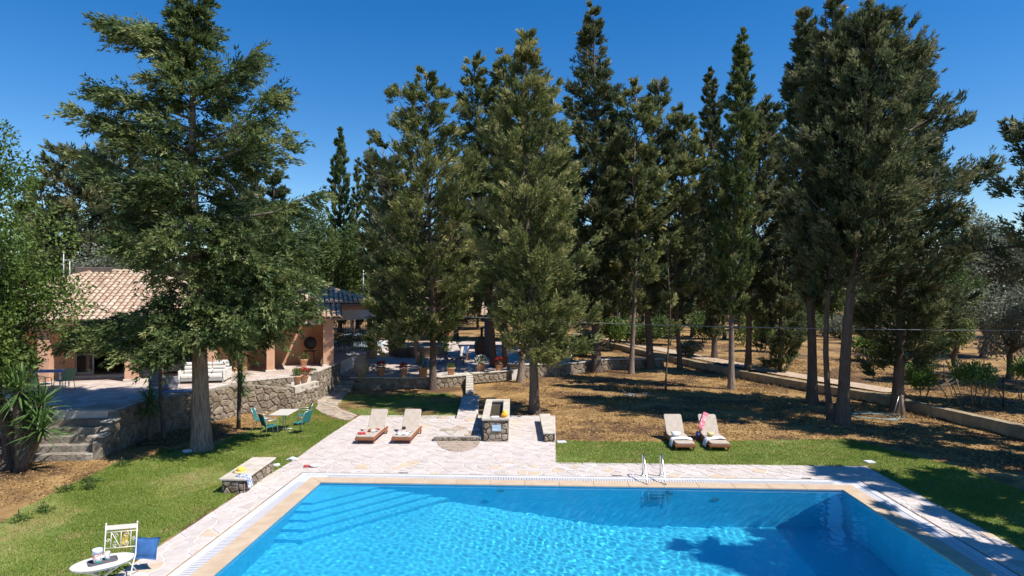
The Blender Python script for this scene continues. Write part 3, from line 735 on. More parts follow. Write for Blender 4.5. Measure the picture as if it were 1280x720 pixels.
# terraces
ter = bpy.data.objects.new('house_terrace', None); link(ter); ter['kind'] = 'structure'
tw = world_poly(T1W); sheet('terrace_slab', tw, ZT - .008, m_mortar, kind=None, parent=ter, thick=ZT + .3)
cells = []
fr = [tuple(p) for p in [(-24, 21.4), (-13.8, 21.6), (-14.05, 24.3), (-24, 24.3)]]
cells += stones(fr, .62, .03, 21, .40, 1.1)
cells += stones([(-24, 24.3), (-14.1, 24.3), (-12.3, 28.1), (-24, 28.1)], .66, .03, 22, .4, 1.1)
cells += stones([(-24, 28.1), (-12.4, 28.1), (-10.5, 29.6), (-9.95, 31.4), (-10.0, 34.5), (-24, 34.5)], .70, .03, 23, .4, 1.1)
mb = MB()
for c in cells: mb.prism(c if area(c) > 0 else c[::-1], ZT - .02, ZT + .006 + rg.uniform(0, .004), tint=rg.uniform(.1, .8))
m_terpav = M('terrace_stone', (.5, .4, .33), .85, (.8, .77, .74), 2, bump=.4, bscale=14, tintramp=[(.46, .36, .30), (.55, .46, .40), (.62, .54, .48), (.50, .42, .36)])
mb.obj('paving_stone', m_terpav, ter, kind='stuff')
Z2 = lambda y: .60 + .018 * (y - 35.5)
ter2 = bpy.data.objects.new('tree_terrace', None); link(ter2); ter2['kind'] = 'structure'
def P2(a, b):
    z = .6
    for _ in range(10): p = P(a, b, z); z = Z2(p.y)
    return P(a, b, z)
def add2(q, dz, name, mat, parent, th=.9, tint=.5):
    mb = MB(); n = len(q); q = q if area(q) > 0 else q[::-1]
    mb.add([(x, y, Z2(y) + dz - th) for x, y in q] + [(x, y, Z2(y) + dz) for x, y in q], [tuple(range(n, 2 * n))] + [(i, (i + 1) % n, n + (i + 1) % n, n + i) for i in range(n)], tint=tint)
    return mb.obj(name, mat, parent)
t2poly = [tuple(P2(a, b).xy) for a, b in ((398, 470.5), (440, 471), (500, 471.5), (545, 471), (590, 467), (650, 462), (700, 452), (720, 436), (712, 428.5), (600, 427), (500, 427), (455, 436), (415, 446))]
add2(t2poly, 0, 'terrace_slab', m_mortar, ter2)
q = t2poly if area(t2poly) > 0 else t2poly[::-1]
cx = [p[0] for p in q]; cy = [p[1] for p in q]
mb = MB()
for c in stones([(min(cx), min(cy)), (max(cx), min(cy)), (max(cx), max(cy)), (min(cx), max(cy))], .75, .035, 31, .4, 1.1):
    if all(inside(q, *p) for p in c):
        n = len(c); tt = rg.uniform(.1, .9); mb.add([(x, y, Z2(y) - .02) for x, y in c] + [(x, y, Z2(y) + .012) for x, y in c], [tuple(range(n, 2 * n))] + [(i, (i + 1) % n, n + (i + 1) % n, n + i) for i in range(n)], tint=tt)
mb.obj('paving_stone', m_terpav, ter2, kind='stuff')
w2 = thing('low_terrace_wall', 'low stone wall edging the tree terrace with flowerpots standing on it', 'wall')
wp = [tuple(P2(a, b).xy) for a, b in ((438, 472), (500, 472.5), (545, 472), (590, 468))]
wp = [(x, y - .15) for x, y in wp]
rubble_wall(wp, .60, -.15, .3, w2, .27, cap=True, seed=12)
rubble_wall([wp[-1], tuple(P2(640, 464).xy)], .66, .1, .3, w2, .27, cap=True, seed=13)
rubble_wall([(PG(590, 497).x, PG(590, 497).y), wp[-1]], [.12, .55], -.1, .3, w2, .27, cap=True, seed=14)
w3 = thing('broken_garden_wall', 'weathered low stone wall behind the trunk of the front cypress', 'wall')
rubble_wall([tuple(PG(636, 474).xy), tuple(PG(700, 470).xy), tuple(PG(760, 462).xy), tuple(PG(830, 459).xy)], [.95, .8, .85, .75], -.1, .35, w3, .34, cap=True, seed=15)

# steps
def stair(name, label, x0, y0, wd, n, rise, run, rz, mat, zb=0):
    t = thing(name, label, 'steps', (x0, y0, zb), rz); rgx = random.Random(n)
    for k in range(n):
        o = MB().box((0, k * run + run / 2 + .04, (k + .5) * rise - .03), (wd - rgx.uniform(0, .1), run + .08, rise + .06), ch=.025, tint=rgx.random()); o.obj('step', mat, t)
        if k == 0: pass
    return t
st = stair('garden_stairs', 'worn stone stairs rising from the lawn to the terrace beside the yuccas', -14.75, 20.15, 2.3, 6, .228, .27, .10, m_pwall)
for s in (-1,):
    mb = MB(); mb.box((s * 1.30, .95, .52 if s < 0 else .60), (.26, 1.4, 1.15 if s < 0 else 1.35), ch=.04); mb.obj('side_wall', m_pwall, st)
a = P(393, 490); b = P(438, 490)
stair('terrace_steps', 'shaded stone steps beside the clay urn going up to the tree terrace', (a.x + b.x) / 2, a.y - .1, b.x - a.x, 4, .155, .55, 0, m_pwall)

# raised platform left of the planter
pf = thing('stone_platform', 'low raised flagstone platform with dark stone front left of the planter', 'platform')
q = world_poly([tuple(P(x, y, .20).xy) for x, y in ((542, 545), (601.5, 545), (597, 523), (563, 523))])
MB().prism(q, -.1, .185).obj('slab', m_mortar, pf)
for c in stones(q, .55, .04, 41, .4):
    MB().prism(c, .15, .203, tint=rg.random(), bev=.005).obj('flagstone', m_warm_paver if rg.random() < .35 else m_paver, pf)
f0, f1 = P(542, 545, .20), P(601.5, 545, .20)
rubble_wall([(f0.x, f0.y - .03), (f1.x, f1.y - .03)], .17, -.05, .1, pf, .17, cap=False, seed=42, single=True, depth=.04)
pq = world_poly([tuple(P(x, y, .22).xy) for x, y in ((570, 522.5), (597, 522.5), (599, 494), (578, 494))])
pp = thing('raised_path', 'narrow raised stone path running back beside the trough planter', 'path')
MB().prism(pq, -.1, .20).obj('slab', m_mortar, pp)
for c in stones(pq, .6, .05, 43, .4): MB().prism(c, .15, .222, tint=rg.random(), bev=.006).obj('flagstone', m_paver, pp)

# planter trough
pl = thing('stone_planter', 'tall rectangular stone trough planter with a pale blue plaque on its front', 'planter')
fl, frr, br, bl = P(604.5, 552.5), P(634.5, 552.5), None, None
x0, x1, y0, y1 = fl.x, frr.x, fl.y, fl.y + 3.9
for path, sd in (([(x0, y0), (x1, y0)], 1), ([(x1, y0), (x1, y1)], 2), ([(x1, y1), (x0, y1)], 3), ([(x0, y1), (x0, y0)], 4)):
    rubble_wall(path, .82, -.05, .18, pl, .22, cap=False, seed=50 + sd, single=sd != 3, depth=.035)
rim = .86; o_ = .07; t_ = .22
for (a, b, c, d) in ((x0 - o_, y0 - o_, x1 + o_, y0 + t_), (x0 - o_, y1 - t_, x1 + o_, y1 + o_), (x0 - o_, y0 + t_ + .004, x0 + t_ - .02, y1 - t_ - .004), (x1 - t_ + .02, y0 + t_ + .004, x1 + o_, y1 - t_ - .004)):
    MB().box(((a + c) / 2, (b + d) / 2, rim - .02), (c - a, d - b, .09), ch=.015).obj('rim', m_slab, pl)
MB().box(((x0 + x1) / 2, (y0 + y1) / 2, .35), (x1 - x0 - .3, y1 - y0 - .3, .6)).obj('soil', M('dark_soil', (.07, .05, .035), .95, (.03, .03, .02), 8, bump=1), pl)
o = MB().box(((x0 + x1) / 2 + .03, y0 - .055, .52), (.33, .02, .23), ch=.004).obj('plaque', m_plaque, pl)
MB().box(((x0 + x1) / 2 - .02, y0 - .068, .46), (.16, .006, .03)).obj('plaque_print', m_white, pl)
# fruit and plate on the planter rim
v, f = blob((0, 0, .09), (.10, .09, .09), 2); o = MB().add(v, f, smooth=True).obj('orange_bag', m_orange); o.location = (x0 + .72, y0 + .05, rim + .025); tag(o, 'orange cloth bundle on the front rim of the planter, left of the yellow one', 'bundle')
v, f = blob((0, 0, .12), (.12, .11, .13), 5, amp=.2); o = MB().add(v, f, smooth=True).obj('yellow_bag', m_yellow); o.location = (x1 - .10, y0 + .12, rim + .025); tag(o, 'yellow cloth bundle on the right front corner of the planter', 'bundle')
o = MB().box((0, 0, .025), (.30, .16, .05), rz=.1, ch=.015).obj('folded_cloth', m_towel); o.location = (x0 + .42, y0 + .02, rim + .027); tag(o, 'small white folded cloth on the planter rim', 'cloth')
# right-hand low block
bk = thing('stone_block', 'low pale stone wall block at the patio edge right of the planter', 'wall')
bl_, br_ = P(680.5, 553), P(693.5, 553)
rubble_wall([(bl_.x, bl_.y), (br_.x, br_.y)], .28, -.05, .4, bk, .2, cap=False, seed=61, single=True)
MB().box(((bl_.x + br_.x) / 2, bl_.y + 1.75, .10), (br_.x - bl_.x, 3.5, .36)).obj('core', m_joint, bk)
for k in range(6):
    MB().box(((bl_.x + br_.x) / 2, bl_.y + .27 + k * .585, .325), (br_.x - bl_.x + .08, .57, .07), ch=.012, tint=rg.random()).obj('cap_stone', m_slab, bk)

# stone bench
bn = thing('stone_bench', 'long stone bench with pale slab top on the lawn beside the pool paving', 'bench')
bx0, bx1, by0, by1 = -7.86, -7.30, 16.95, 19.05
for path, sd in (([(bx0, by0), (bx1, by0)], 1), ([(bx1, by0), (bx1, by1)], 2), ([(bx0, by1), (bx0, by0)], 4)):
    rubble_wall(path, .36, -.03, .12, bn, .19, cap=False, seed=70 + sd, single=True, depth=.04)
MB().box(((bx0 + bx1) / 2, (by0 + by1) / 2, .16), (.5, 2.0, .36)).obj('core', m_joint, bn)
ys = by0 - .06
for L in (.72, .5, .62, .38):
    MB().box(((bx0 + bx1) / 2, ys + L / 2 - .004, .395), (bx1 - bx0 + .16, L - .012, .06), ch=.012, tint=rg.random()).obj('top_slab', m_slab, bn); ys += L
# hat and patterned towel on the bench
ht = thing('straw_hat', 'yellow straw hat lying on the near end of the stone bench', 'hat', (-7.63, 17.55, .426), .4)
MB().lathe([(.0, .0), (.20, .0), (.21, .012), (.13, .03)], n=20).obj('brim', m_straw, ht); MB().lathe([(.11, .02), (.10, .10), (.06, .125), (.0, .13)], n=16).obj('hat_crown', m_yellow, ht)
def drape(name, label, loc, rz, w_, pts, mat, cat='towel', seed=1, th=.02, amp=.015):
    """cloth strip following a side profile pts (x forward, z up), width w_"""
    rgx = random.Random(seed); vs = []; fs = []; n = len(pts); m_ = 7
    for s in (0, 1):
        for i, (x, z) in enumerate(pts):
            for j in range(m_):
                y = (j / (m_ - 1) - .5) * w_ * (1 + .06 * math.sin(i * 1.3 + seed)); k = amp * math.sin(j * 2.1 + i * .9 + seed)
                a = pts[min(i + 1, n - 1)]; b = pts[max(i - 1, 0)]; L = math.hypot(a[0] - b[0], a[1] - b[1]) or 1
                nx_, nz_ = -(a[1] - b[1]) / L, (a[0] - b[0]) / L; off = k + th * s
                vs.append((x + nx_ * off, y, z + nz_ * off))
    N_ = n * m_
    for i in range(n - 1):
        for j in range(m_ - 1):
            a = i * m_ + j; fs += [(a + 1, a, a + m_, a + m_ + 1), (N_ + a, N_ + a + 1, N_ + a + m_ + 1, N_ + a + m_)]
    for i in range(n - 1):
        for j in (0, m_ - 1): a = i * m_ + j; fs.append((a, a + m_, N_ + a + m_, N_ + a))
    for i in (0, n - 1):
        for j in range(m_ - 1): a = i * m_ + j; fs.append((a, a + 1, N_ + a + 1, N_ + a))
    o = MB().add(vs, fs, smooth=True).obj(name, mat); o.location = loc; o.rotation_euler = (0, 0, rz); return tag(o, label, cat)
drape('patterned_towel', 'blue and white patterned towel hanging over the front corner of the stone bench', (-7.40, 17.12, 0), 0, .28, [(-.15, .43), (.0, .435), (.12, .435), (.17, .40), (.19, .30), (.20, .12)], m_pattern, seed=3)
# things on the paving by the pool corner
o = drape('red_towel', 'small crumpled red cloth on the paving by the left pool corner', (*P(386, 584.5).xy, .03), .2, .16, [(-.15, 0), (-.05, .03), (.05, .01), (.15, .02)], m_red, 'cloth', 4)
v, f = blob((0, 0, .05), (.15, .09, .05), 3); o = MB().add(v, f, smooth=True).obj('sun_hat', m_towel); o.location = (*P(393, 585).xy, .025); tag(o, 'white cap lying beside the red cloth at the left pool corner', 'cap')
for (a, b, s_, lb) in ((345, 583, .12, 'small white rock in the grass beside the far end of the bench'), (366, 576, .17, 'flat pale rock at the grass edge near the pool corner'), (234, 566, .16, 'white rock at the foot of the big cypress trunk'), (62, 571, .22, 'pale white rock at the bottom left of the garden stairs')):
    v, f = blob((0, 0, s_ * .3), (s_, s_ * .7, s_ * .45), int(a), amp=.25); o = MB().add(v, f).obj('garden_rock', m_gutter); o.location = P(a, b); tag(o, lb, 'rock')

# ================================================================== HOUSE
S = .932
def HL(x, y, z): return Vector((x * S, y * S, (CH - (CH - z) * S) - ZT))     # design units to house-local metres
house = thing('villa', 'single-storey salmon villa with pale clay tile roofs behind the big cypress', 'house', (-17.4, 28.55, ZT), R(17))
def hbox(mb, x0, x1, y0, y1, z0, z1, **k):
    a, b = HL(x0, y0, z0), HL(x1, y1, z1)
    return mb.box((a + b) / 2, (b.x - a.x, b.y - a.y, b.z - a.z), **k)
ZB = 1.1                                             # floor level in design units
def tile_slope(mb, e0, e1, poly, pitch=.27, tl=.42, seed=0):
    """barrel tiles: e0->e1 eave line, poly = slope polygon corners (3-D, in order)"""
    rgx = random.Random(seed)
    ex = (e1 - e0).normalized(); nrm = Vector((0, 0, 0))
    for i in range(len(poly)): nrm += poly[i].cross(poly[(i + 1) % len(poly)])
    nrm.normalize()
    if nrm.z < 0: nrm = -nrm
    up = nrm.cross(ex).normalized()
    if up.z < 0: up = -up
    P2d = [((p - e0).dot(ex), (p - e0).dot(up)) for p in poly]
    mx = max(p[1] for p in P2d); lo, hi = min(p[0] for p in P2d), max(p[0] for p in P2d)
    x = lo + pitch / 2
    while x < hi:
        y = -.06
        while y < mx:
            if inside(P2d, x, y + tl * .5) or (y < 0 and inside(P2d, x, .1)):
                r0, r1 = pitch * .44, pitch * .36; h0 = .03 + rgx.uniform(-.006, .006); h1 = .005; t = rgx.random(); vs = []
                xo = rgx.uniform(-.01, .01)
                for yy, r, h in ((y, r0, h0), (y + tl * 1.05, r1, h1)):
                    for a in np.linspace(0, PI, 6):
                        vs.append(e0 + ex * (x + xo - r * math.cos(a)) + up * yy + nrm * (h + r * .62 * math.sin(a)))
                mb.add(vs, [(i, i + 1, 7 + i, 6 + i) for i in range(5)] + [(0, 5, 4, 3, 2, 1)], tint=t, smooth=False)
            y += tl
        x += pitch
def ridge_line(mb, a, b, seed=0, r=.13):
    rgx = random.Random(seed); L = (b - a).length; d = (b - a) / L; n = int(L / .4)
    side = d.cross(Vector((0, 0, 1))).normalized(); up = side.cross(d)
    for i in range(n):
        s0, s1 = L * i / n, L * (i + 1.12) / n; vs = []
        for s, rr, h in ((s0, r, .05), (s1, r * .85, .02)):
            for an in np.linspace(0, PI, 6): vs.append(a + d * s + side * rr * math.cos(an) + up * (h + rr * .8 * math.sin(an)))
        mb.add(vs, [(i, i + 1, 7 + i, 6 + i) for i in range(5)] + [(0, 1, 2, 3, 4, 5)], tint=rgx.random())
def hip_roof(x0, x1, y0, y1, ze, zr, hx0, hx1, rx0, rx1, ry, seed, label=None):
    """hip roof in design units: eave rectangle, ridge from rx0 to rx1 at ry"""
    A, B, C_, D = HL(x0, y0, ze), HL(x1, y0, ze), HL(x1, y1, ze), HL(x0, y1, ze)
    R0, R1 = HL(rx0, ry, zr), HL(rx1, ry, zr); dn = Vector((0, 0, .05))
    mb = MB(); vs = [A - dn, B - dn, C_ - dn, D - dn, R0 - dn, R1 - dn, A - dn * 4, B - dn * 4, C_ - dn * 4, D - dn * 4]
    mb.add(vs, [(0, 1, 5, 4), (1, 2, 5), (2, 3, 4, 5), (3, 0, 4), (6, 7, 1, 0), (7, 8, 2, 1), (8, 9, 3, 2), (9, 6, 0, 3), (9, 8, 7, 6)])
    rf = mb.obj('roof', [m_tiledark], house)
    mt = MB()
    tile_slope(mt, A, B, [A, B, R1, R0], seed=seed); tile_slope(mt, B, C_, [B, C_, R1], seed=seed + 1); tile_slope(mt, D, A, [D, A, R0], seed=seed + 2)
    mt.obj('roof_tiles', m_tile, rf, kind='stuff')
    mr = MB(); ridge_line(mr, R0, R1, seed); ridge_line(mr, A, R0, seed + 1); ridge_line(mr, B, R1, seed + 2)
    mr.obj('ridge_tiles', m_tile, rf, kind='stuff')
    return rf
ra = hip_roof(-9.8, 5.6, -.6, 12.9, 4.12, 6.62, 0, 0, -3.4, -.6, 6.2, 1)
rb = hip_roof(3.0, 12.3, 5.2, 14.2, 4.78, 5.75, 0, 0, 4.5, 9.3, 9.8, 20)
mt = MB(); A, B, C_, D = HL(5.0, 1.1, 4.0), HL(8.3, 1.1, 4.0), HL(8.3, 6.2, 5.3), HL(5.0, 6.2, 5.3)
pr = MB().add([p - Vector((0, 0, .05)) for p in (A, B, C_, D)] + [p - Vector((0, 0, .15)) for p in (A, B, C_, D)], [(0, 1, 2, 3), (7, 6, 5, 4), (4, 5, 1, 0), (5, 6, 2, 1), (7, 4, 0, 3)]).obj('porch_roof', m_tiledark, house)
tile_slope(mt, A, B, [A, B, C_, D], seed=40); mt.obj('roof_tiles', m_tile, pr, kind='stuff')
mt = MB(); A, B, C_, D = HL(8.3, 2.9, 4.0), HL(10.1, 2.9, 4.0), HL(10.1, 5.4, 4.72), HL(8.3, 5.4, 4.72)
pr = MB().add([p - Vector((0, 0, .05)) for p in (A, B, C_, D)] + [p - Vector((0, 0, .15)) for p in (A, B, C_, D)], [(0, 1, 2, 3), (7, 6, 5, 4), (4, 5, 1, 0), (5, 6, 2, 1), (7, 4, 0, 3)]).obj('porch_roof', m_tiledark, house)
tile_slope(mt, A, B, [A, B, C_, D], seed=44); mt.obj('roof_tiles', m_tile, pr, kind='stuff')
# walls
def wall(x0, x1, y0, y1, z0=ZB, z1=4.05, mat=None, name='wall'): 
    mb = MB(); hbox(mb, x0, x1, y0, y1, z0, z1); return mb.obj(name, mat or m_plaster, house)
wall(-9.2, -3.15, 2.3, 2.6); wall(.15, 1.0, 2.3, 2.6); wall(2.6, 5.0, 2.3, 2.6)
wall(-3.15, .15, 2.3, 2.6, 3.35, 4.05, name='lintel'); wall(1.0, 2.6, 2.3, 2.6, 3.3, 4.05, name='lintel')
wall(4.72, 5.0, 2.605, 5.1); wall(4.72, 9.5, 5.1, 5.4, z1=4.6); wall(9.22, 9.5, 3.95, 5.095); wall(9.505, 12.0, 5.5, 5.7, 4.32, 4.7, name='eave_band')
wall(-9.2, -8.9, 2.605, 12.0); wall(-9.2, 9.5, 12.005, 12.3); wall(9.22, 9.5, 5.405, 12.0, z1=4.7)
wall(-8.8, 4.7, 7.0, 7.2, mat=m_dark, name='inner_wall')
mb = MB(); hbox(mb, -9.3, 5.2, -.45, -.25, 3.62, 4.02); mb.obj('eave_beam', m_plaster, house)
mb = MB(); hbox(mb, 5.2, 9.6, 3.3, 3.55, 3.55, 3.95); mb.obj('eave_beam', m_cream, house)
mb = MB(); hbox(mb, -9.3, 5.0, -.24, 2.295, 3.9, 3.98); mb.obj('porch_ceiling', m_cream, house)
mb = MB(); hbox(mb, -3.6, .6, 1.7, 2.29, ZB, 1.22); mb.obj('doorstep', m_slab, house)
for (px_, py_, ztop) in ((-3.6, 0, 3.62), (0, 0, 3.62), (3.55, 0, 3.62), (-7.2, 0, 3.62), (6.25, 1.7, 3.9), (9.3, 3.5, 3.95)):
    wd = .26 if px_ < 6 else .2
    if px_ > 9: wd = .3
    mb = MB(); hbox(mb, px_ - wd, px_ + wd, py_ - wd, py_ + wd, ZB, ztop, ch=.02); o = mb.obj('pillar', m_pillar, house)
    mb = MB(); hbox(mb, px_ - wd - .05, px_ + wd + .05, py_ - wd - .05, py_ + wd + .05, ZB, ZB + .12, ch=.02); mb.obj('pillar_base', m_cream, o)
# sliding doors
for (a, b, op) in ((-3.15, .15, True), (1.0, 2.6, False)):
    n = 4 if op else 2; wdt = (b - a) / n
    for k in range(n):
        if op and k in (1, 2): continue
        xx0 = a + wdt * k; z0, z1 = ZB + .12, 3.33
        fr_ = MB()
        hbox(fr_, xx0, xx0 + .06, 2.36, 2.42, z0, z1); hbox(fr_, xx0 + wdt - .06, xx0 + wdt, 2.36, 2.42, z0, z1)
        hbox(fr_, xx0 + .062, xx0 + wdt - .062, 2.36, 2.42, z0, z0 + .12); hbox(fr_, xx0 + .062, xx0 + wdt - .062, 2.36, 2.42, z1 - .07, z1); hbox(fr_, xx0 + .062, xx0 + wdt - .062, 2.365, 2.415, z0 + 1.0, z0 + 1.06)
        dr = fr_.obj('glass_door', m_frame, house)
        g1 = MB(); hbox(g1, xx0 + .05, xx0 + wdt - .05, 2.385, 2.395, z0 + .1, z1 - .05); g1.obj('pane', m_glass, dr)
# chimney box, antenna
mb = MB(); hbox(mb, -4.35, -2.55, 5.9, 6.5, 6.45, 6.86, ch=.03); mb.obj('chimney', M('dark_slate', (.09, .07, .06), .8, (.13, .10, .08), 5), house)
an = MB(); p = HL(-5.1, 6.6, 6.2)
for dx in (0, .28): an.tube([p + Vector((dx, 0, -.3)), p + Vector((dx, 0, 1.5 - dx * 2))], .025, 6)
an.tube([p + Vector((-.12, 0, 1.0)), p + Vector((.42, 0, 1.0))], .02, 6); an.obj('aerial', m_gutter, house)
p = HL(11.6, 8.2, 5.0); MB().tube([p, p + Vector((0, 0, 1.9))], .035, 6).obj('aerial', m_gutter, house)
# wall lamp and shutters at the annex
p = HL(7.4, 5.05, 1.9)

# carport with white fascia beside the house
a = PD(416, 0, 42.6); b = PD(470, 0, 45.4); zt = 4.45
cp = thing('carport', 'white carport with scalloped fascia and slim posts beside the villa', 'carport', (a.x, a.y, 0), math.atan2(b.y - a.y, b.x - a.x))
Lc = math.hypot(b.x - a.x, b.y - a.y)
MB().box((Lc / 2, 0, 4.04), (Lc, .05, .80)).obj('fascia', m_white, cp)
sc_mb = MB(); n = 14
for k in range(n):
    x = Lc * (k + .5) / n; sc_mb.prism([(x - Lc / n / 2 + .01, -.02), (x + Lc / n / 2 - .01, -.02), (x + Lc / n / 2 - .01, .02), (x - Lc / n / 2 + .01, .02)], 3.50, 3.636)
sc_mb.obj('scalloped_edge', m_white, cp, kind='stuff')
MB().box((Lc / 2, 3.2, 4.40), (Lc + .2, 6.3, .08)).obj('roof', m_white, cp)
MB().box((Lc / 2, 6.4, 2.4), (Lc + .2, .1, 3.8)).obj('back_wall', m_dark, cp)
for x in (.03, Lc * .45, Lc - .03):
    for y in (.06, 6.2): MB().box((x, y, 2.2), (.09, .09, 3.9), ch=.01).obj('post', m_white, cp)
fn = thing('railing', 'dark iron railing of thin vertical bars in front of the parked car', 'railing', (a.x, a.y - .25, 0), math.atan2(b.y - a.y, b.x - a.x))
MB().beam((.1, 0, 3.35), (Lc, 0, 3.35), .04, .04).obj('top_rail', m_iron, fn); MB().beam((.1, 0, .9), (Lc, 0, .9), .04, .04).obj('bottom_rail', m_iron, fn)
for k in range(26):
    x = .12 + (Lc - .15) * k / 25; MB().tube([(x, 0, .8), (x, 0, 3.5)], .02, 5).obj('bar', m_iron, fn)
hp = P2(466, 448); o = MB().box((0, 0, 1.2), (.55, .55, 2.6), ch=.02).obj('brick_pillar', m_pillar); o.location = (hp.x, hp.y, Z2(hp.y) - .1); tag(o, 'reddish square pillar at the right end of the white carport', 'pillar')
# car under the carport
def make_car(label, loc, rz, mat):
    t = thing('parked_car', label, 'car', loc, rz)
    prof = [(-2.0, .35), (-2.05, .62), (-1.95, .84), (-1.30, .94), (-.62, 1.36), (-.2, 1.46), (.55, 1.46), (1.05, 1.36), (1.62, 1.0), (1.95, .92), (2.02, .6), (1.98, .35)]
    def shell(pr, y0, y1, inset):
        vs = []; n = len(pr)
        for y in (y0, y1):
            for x, z in pr: vs.append((x, y * (1 - inset * max(0, z - .9) / .55), z))
        return vs, [tuple(range(n))[::1], tuple(range(n, 2 * n))[::-1]] + [(i, n + i, n + (i + 1) % n, (i + 1) % n) for i in range(n)]
    v, f = shell(prof, -.85, .85, .18); MB().add(v, [x[::-1] for x in f]).obj('body', mat, t)
    win = [(-1.16, .97), (-.58, 1.32), (-.18, 1.40), (.5, 1.40), (.98, 1.30), (1.42, 1.0)]
    v, f = shell(win, -.862, .862, .18); MB().add(v, [x[::-1] for x in f]).obj('window', m_glass, t)
    MB().add([(-1.24, -.66, .99), (-1.24, .66, .99), (-.64, .60, 1.375), (-.64, -.60, 1.375)], [(0, 1, 2, 3)]).obj('windscreen', m_glass, t)
    for x in (-1.28, 1.30):
        for y in (-.78, .78):
            wh = MB().lathe([(.0, -.10), (.28, -.10), (.32, -.06), (.32, .06), (.28, .10), (0, .10)], n=18).obj('wheel', m_rubber, t); wh.location = (x, y, .32); wh.rotation_euler = (PI / 2, 0, 0)
            MB().lathe([(0, -.11), (.19, -.11), (.19, .11), (0, .11)], n=12).obj('rim', m_alu, wh)
    for y in (-.6, .6): MB().box((-2.02, y, .66), (.06, .34, .13), ch=.02).obj('headlight', m_gutter, t)
    for y in (-.03,): MB().box((.3, -.868, .9), (.16, .02, .03)).obj('door_handle', m_alu, t)
    return t
p = PD(441, 0, 47.4); make_car('pale blue-grey car parked under the white carport behind the railing', (p.x, 47.4, .78), R(25), m_carblue)

# ================================================================== TREES
def tip(base, px, py, dD=0): p = PD(px, py, base[1] + dD); return (p.x - base[0], p.y - base[1], p.z - base[2])
def cyp(label, bx, by, tx, ty, prof_px, N, seed, extra=(), D=None, base=None, **k):
    """tree from its base pixel, top pixel and half-widths (pixel row, pixels)"""
    b = base if base is not None else (PG(bx, by) if D is None else PD(bx, by, D)); b = Vector(b)
    if D is not None: b.z = G(b.x, b.y)
    sp = b.y / F; tp = PD(tx, ty, b.y); H = tp.z - b.z
    pr = [((CH - (y - HY) * sp - b.z) / H, h * sp) for y, h in prof_px]; pr.sort()
    ex = []
    for (oy, px, py, c, dD) in extra:
        ex.append(((CH - (oy - HY) * sp - b.z) / H, tip(b, px, py, dD), c))
    return cypress(label, tuple(b), tuple(tp), pr, N=N, seed=seed, extra=ex, crown0=pr[0][0], **k)
cyp('huge spreading cypress with thick pale trunk on the lawn before the villa', 252, 562, 240, -22,
    [(425, 34), (400, 42), (370, 54), (330, 72), (290, 84), (240, 76), (200, 60), (160, 50), (120, 40), (90, 32), (60, 25), (30, 19), (5, 12), (-22, 4)], 185000, 11,
    extra=[(68, 128, 26, -.10, -.3), (74, 150, 42, -.1, .3), (60, 160, 40, -.1, .8), (165, 116, 110, -.1, .6), (150, 140, 118, -.1, -.8), (195, 97, 140, -.05, -.4), (190, 130, 150, 0, 1.2), (245, 110, 190, .15, .5), (255, 120, 220, .1, -.8),
           (130, 322, 50, .95, .4), (115, 310, 68, .7, -.6), (190, 352, 106, .8, .3), (180, 340, 112, .6, -1), (215, 374, 170, .25, .5), (205, 350, 160, .2, -1.2), (265, 394, 240, .5, .2), (280, 372, 262, .1, 1),
           (320, 388, 318, 0, .6), (340, 384, 352, -.1, -.8), (360, 350, 385, -.2, -1.5), (365, 312, 410, -.3, -2.2), (330, 376, 300, .1, .9), (350, 366, 335, 0, 0), (375, 372, 388, -.2, .3), (385, 340, 405, -.25, -.6),
           (392, 98, 418, -.2, .6), (398, 118, 430, -.3, -.4), (402, 150, 440, -.3, -1.2), (405, 188, 448, -.35, -1.6), (400, 135, 412, -.2, .2), (406, 222, 430, -.3, -2.2), (404, 84, 432, -.25, .2), (403, 170, 420, -.2, -.6), (408, 205, 452, -.4, -1.9),
           (290, 150, 268, .05, 0.9), (300, 165, 300, 0, -.5), (395, 300, 405, -.2, -1.8), (402, 338, 425, -.35, -.5), (405, 300, 436, -.35, -1.6), (398, 362, 404, -.3, .4), (392, 386, 384, -.2, .2), (404, 320, 412, -.3, 1.0), (406, 284, 428, -.35, -2.0), (385, 360, 370, -.1, -1.4), (375, 388, 345, -.1, .3), (300, 355, 290, .1, -1.2), (310, 330, 330, 0, -1.8)],
    lm='cyg', leaf=.095, r0=.31, flare=1.3, e0=.12, curv=.20, plume=.92, pb=-.05, nl=110, droop=.30, rag=.85, spr=.11, xw=1.5, sb=1.1, prad=.125, cl=6, bark=m_barkpale, group=None, wob=.12)
gF = 'cypresses planted round the tree terrace'
cyp('broad cypress behind the left sunbeds, its dark trunk beside a potted plant', 541, 487, 533, 92,
    [(428, 40), (400, 70), (340, 84), (300, 80), (250, 70), (210, 57), (180, 44), (150, 28), (125, 17), (92, 5)], 70000, 21, lm='cyl', leaf=.13, r0=.20, group=gF, e0=.3, nl=110,
    extra=[(400, 470, 425, -.2, -1), (390, 460, 392, -.1, .5), (395, 458, 412, -.2, -.4), (380, 454, 362, -.1, 0), (400, 464, 436, -.3, -1.4), (360, 450, 330, 0, .4), (405, 480, 448, -.35, -1.2), (340, 450, 300, 0, -.6), (395, 462, 384, -.1, -1.6), (400, 500, 440, -.3, -1.8), (380, 592, 300, .2, 0), (410, 520, 430, -.3, -2)])
cyp('pale grey trunked cypress rising behind a terracotta pot on the terrace wall', 526, 466, 478, 182,
    [(400, 44), (360, 52), (320, 50), (280, 44), (240, 32), (210, 17), (182, 3)], 30000, 22, lm='cyd', leaf=.14, r0=.19, group=gF, bark=m_barkpale)
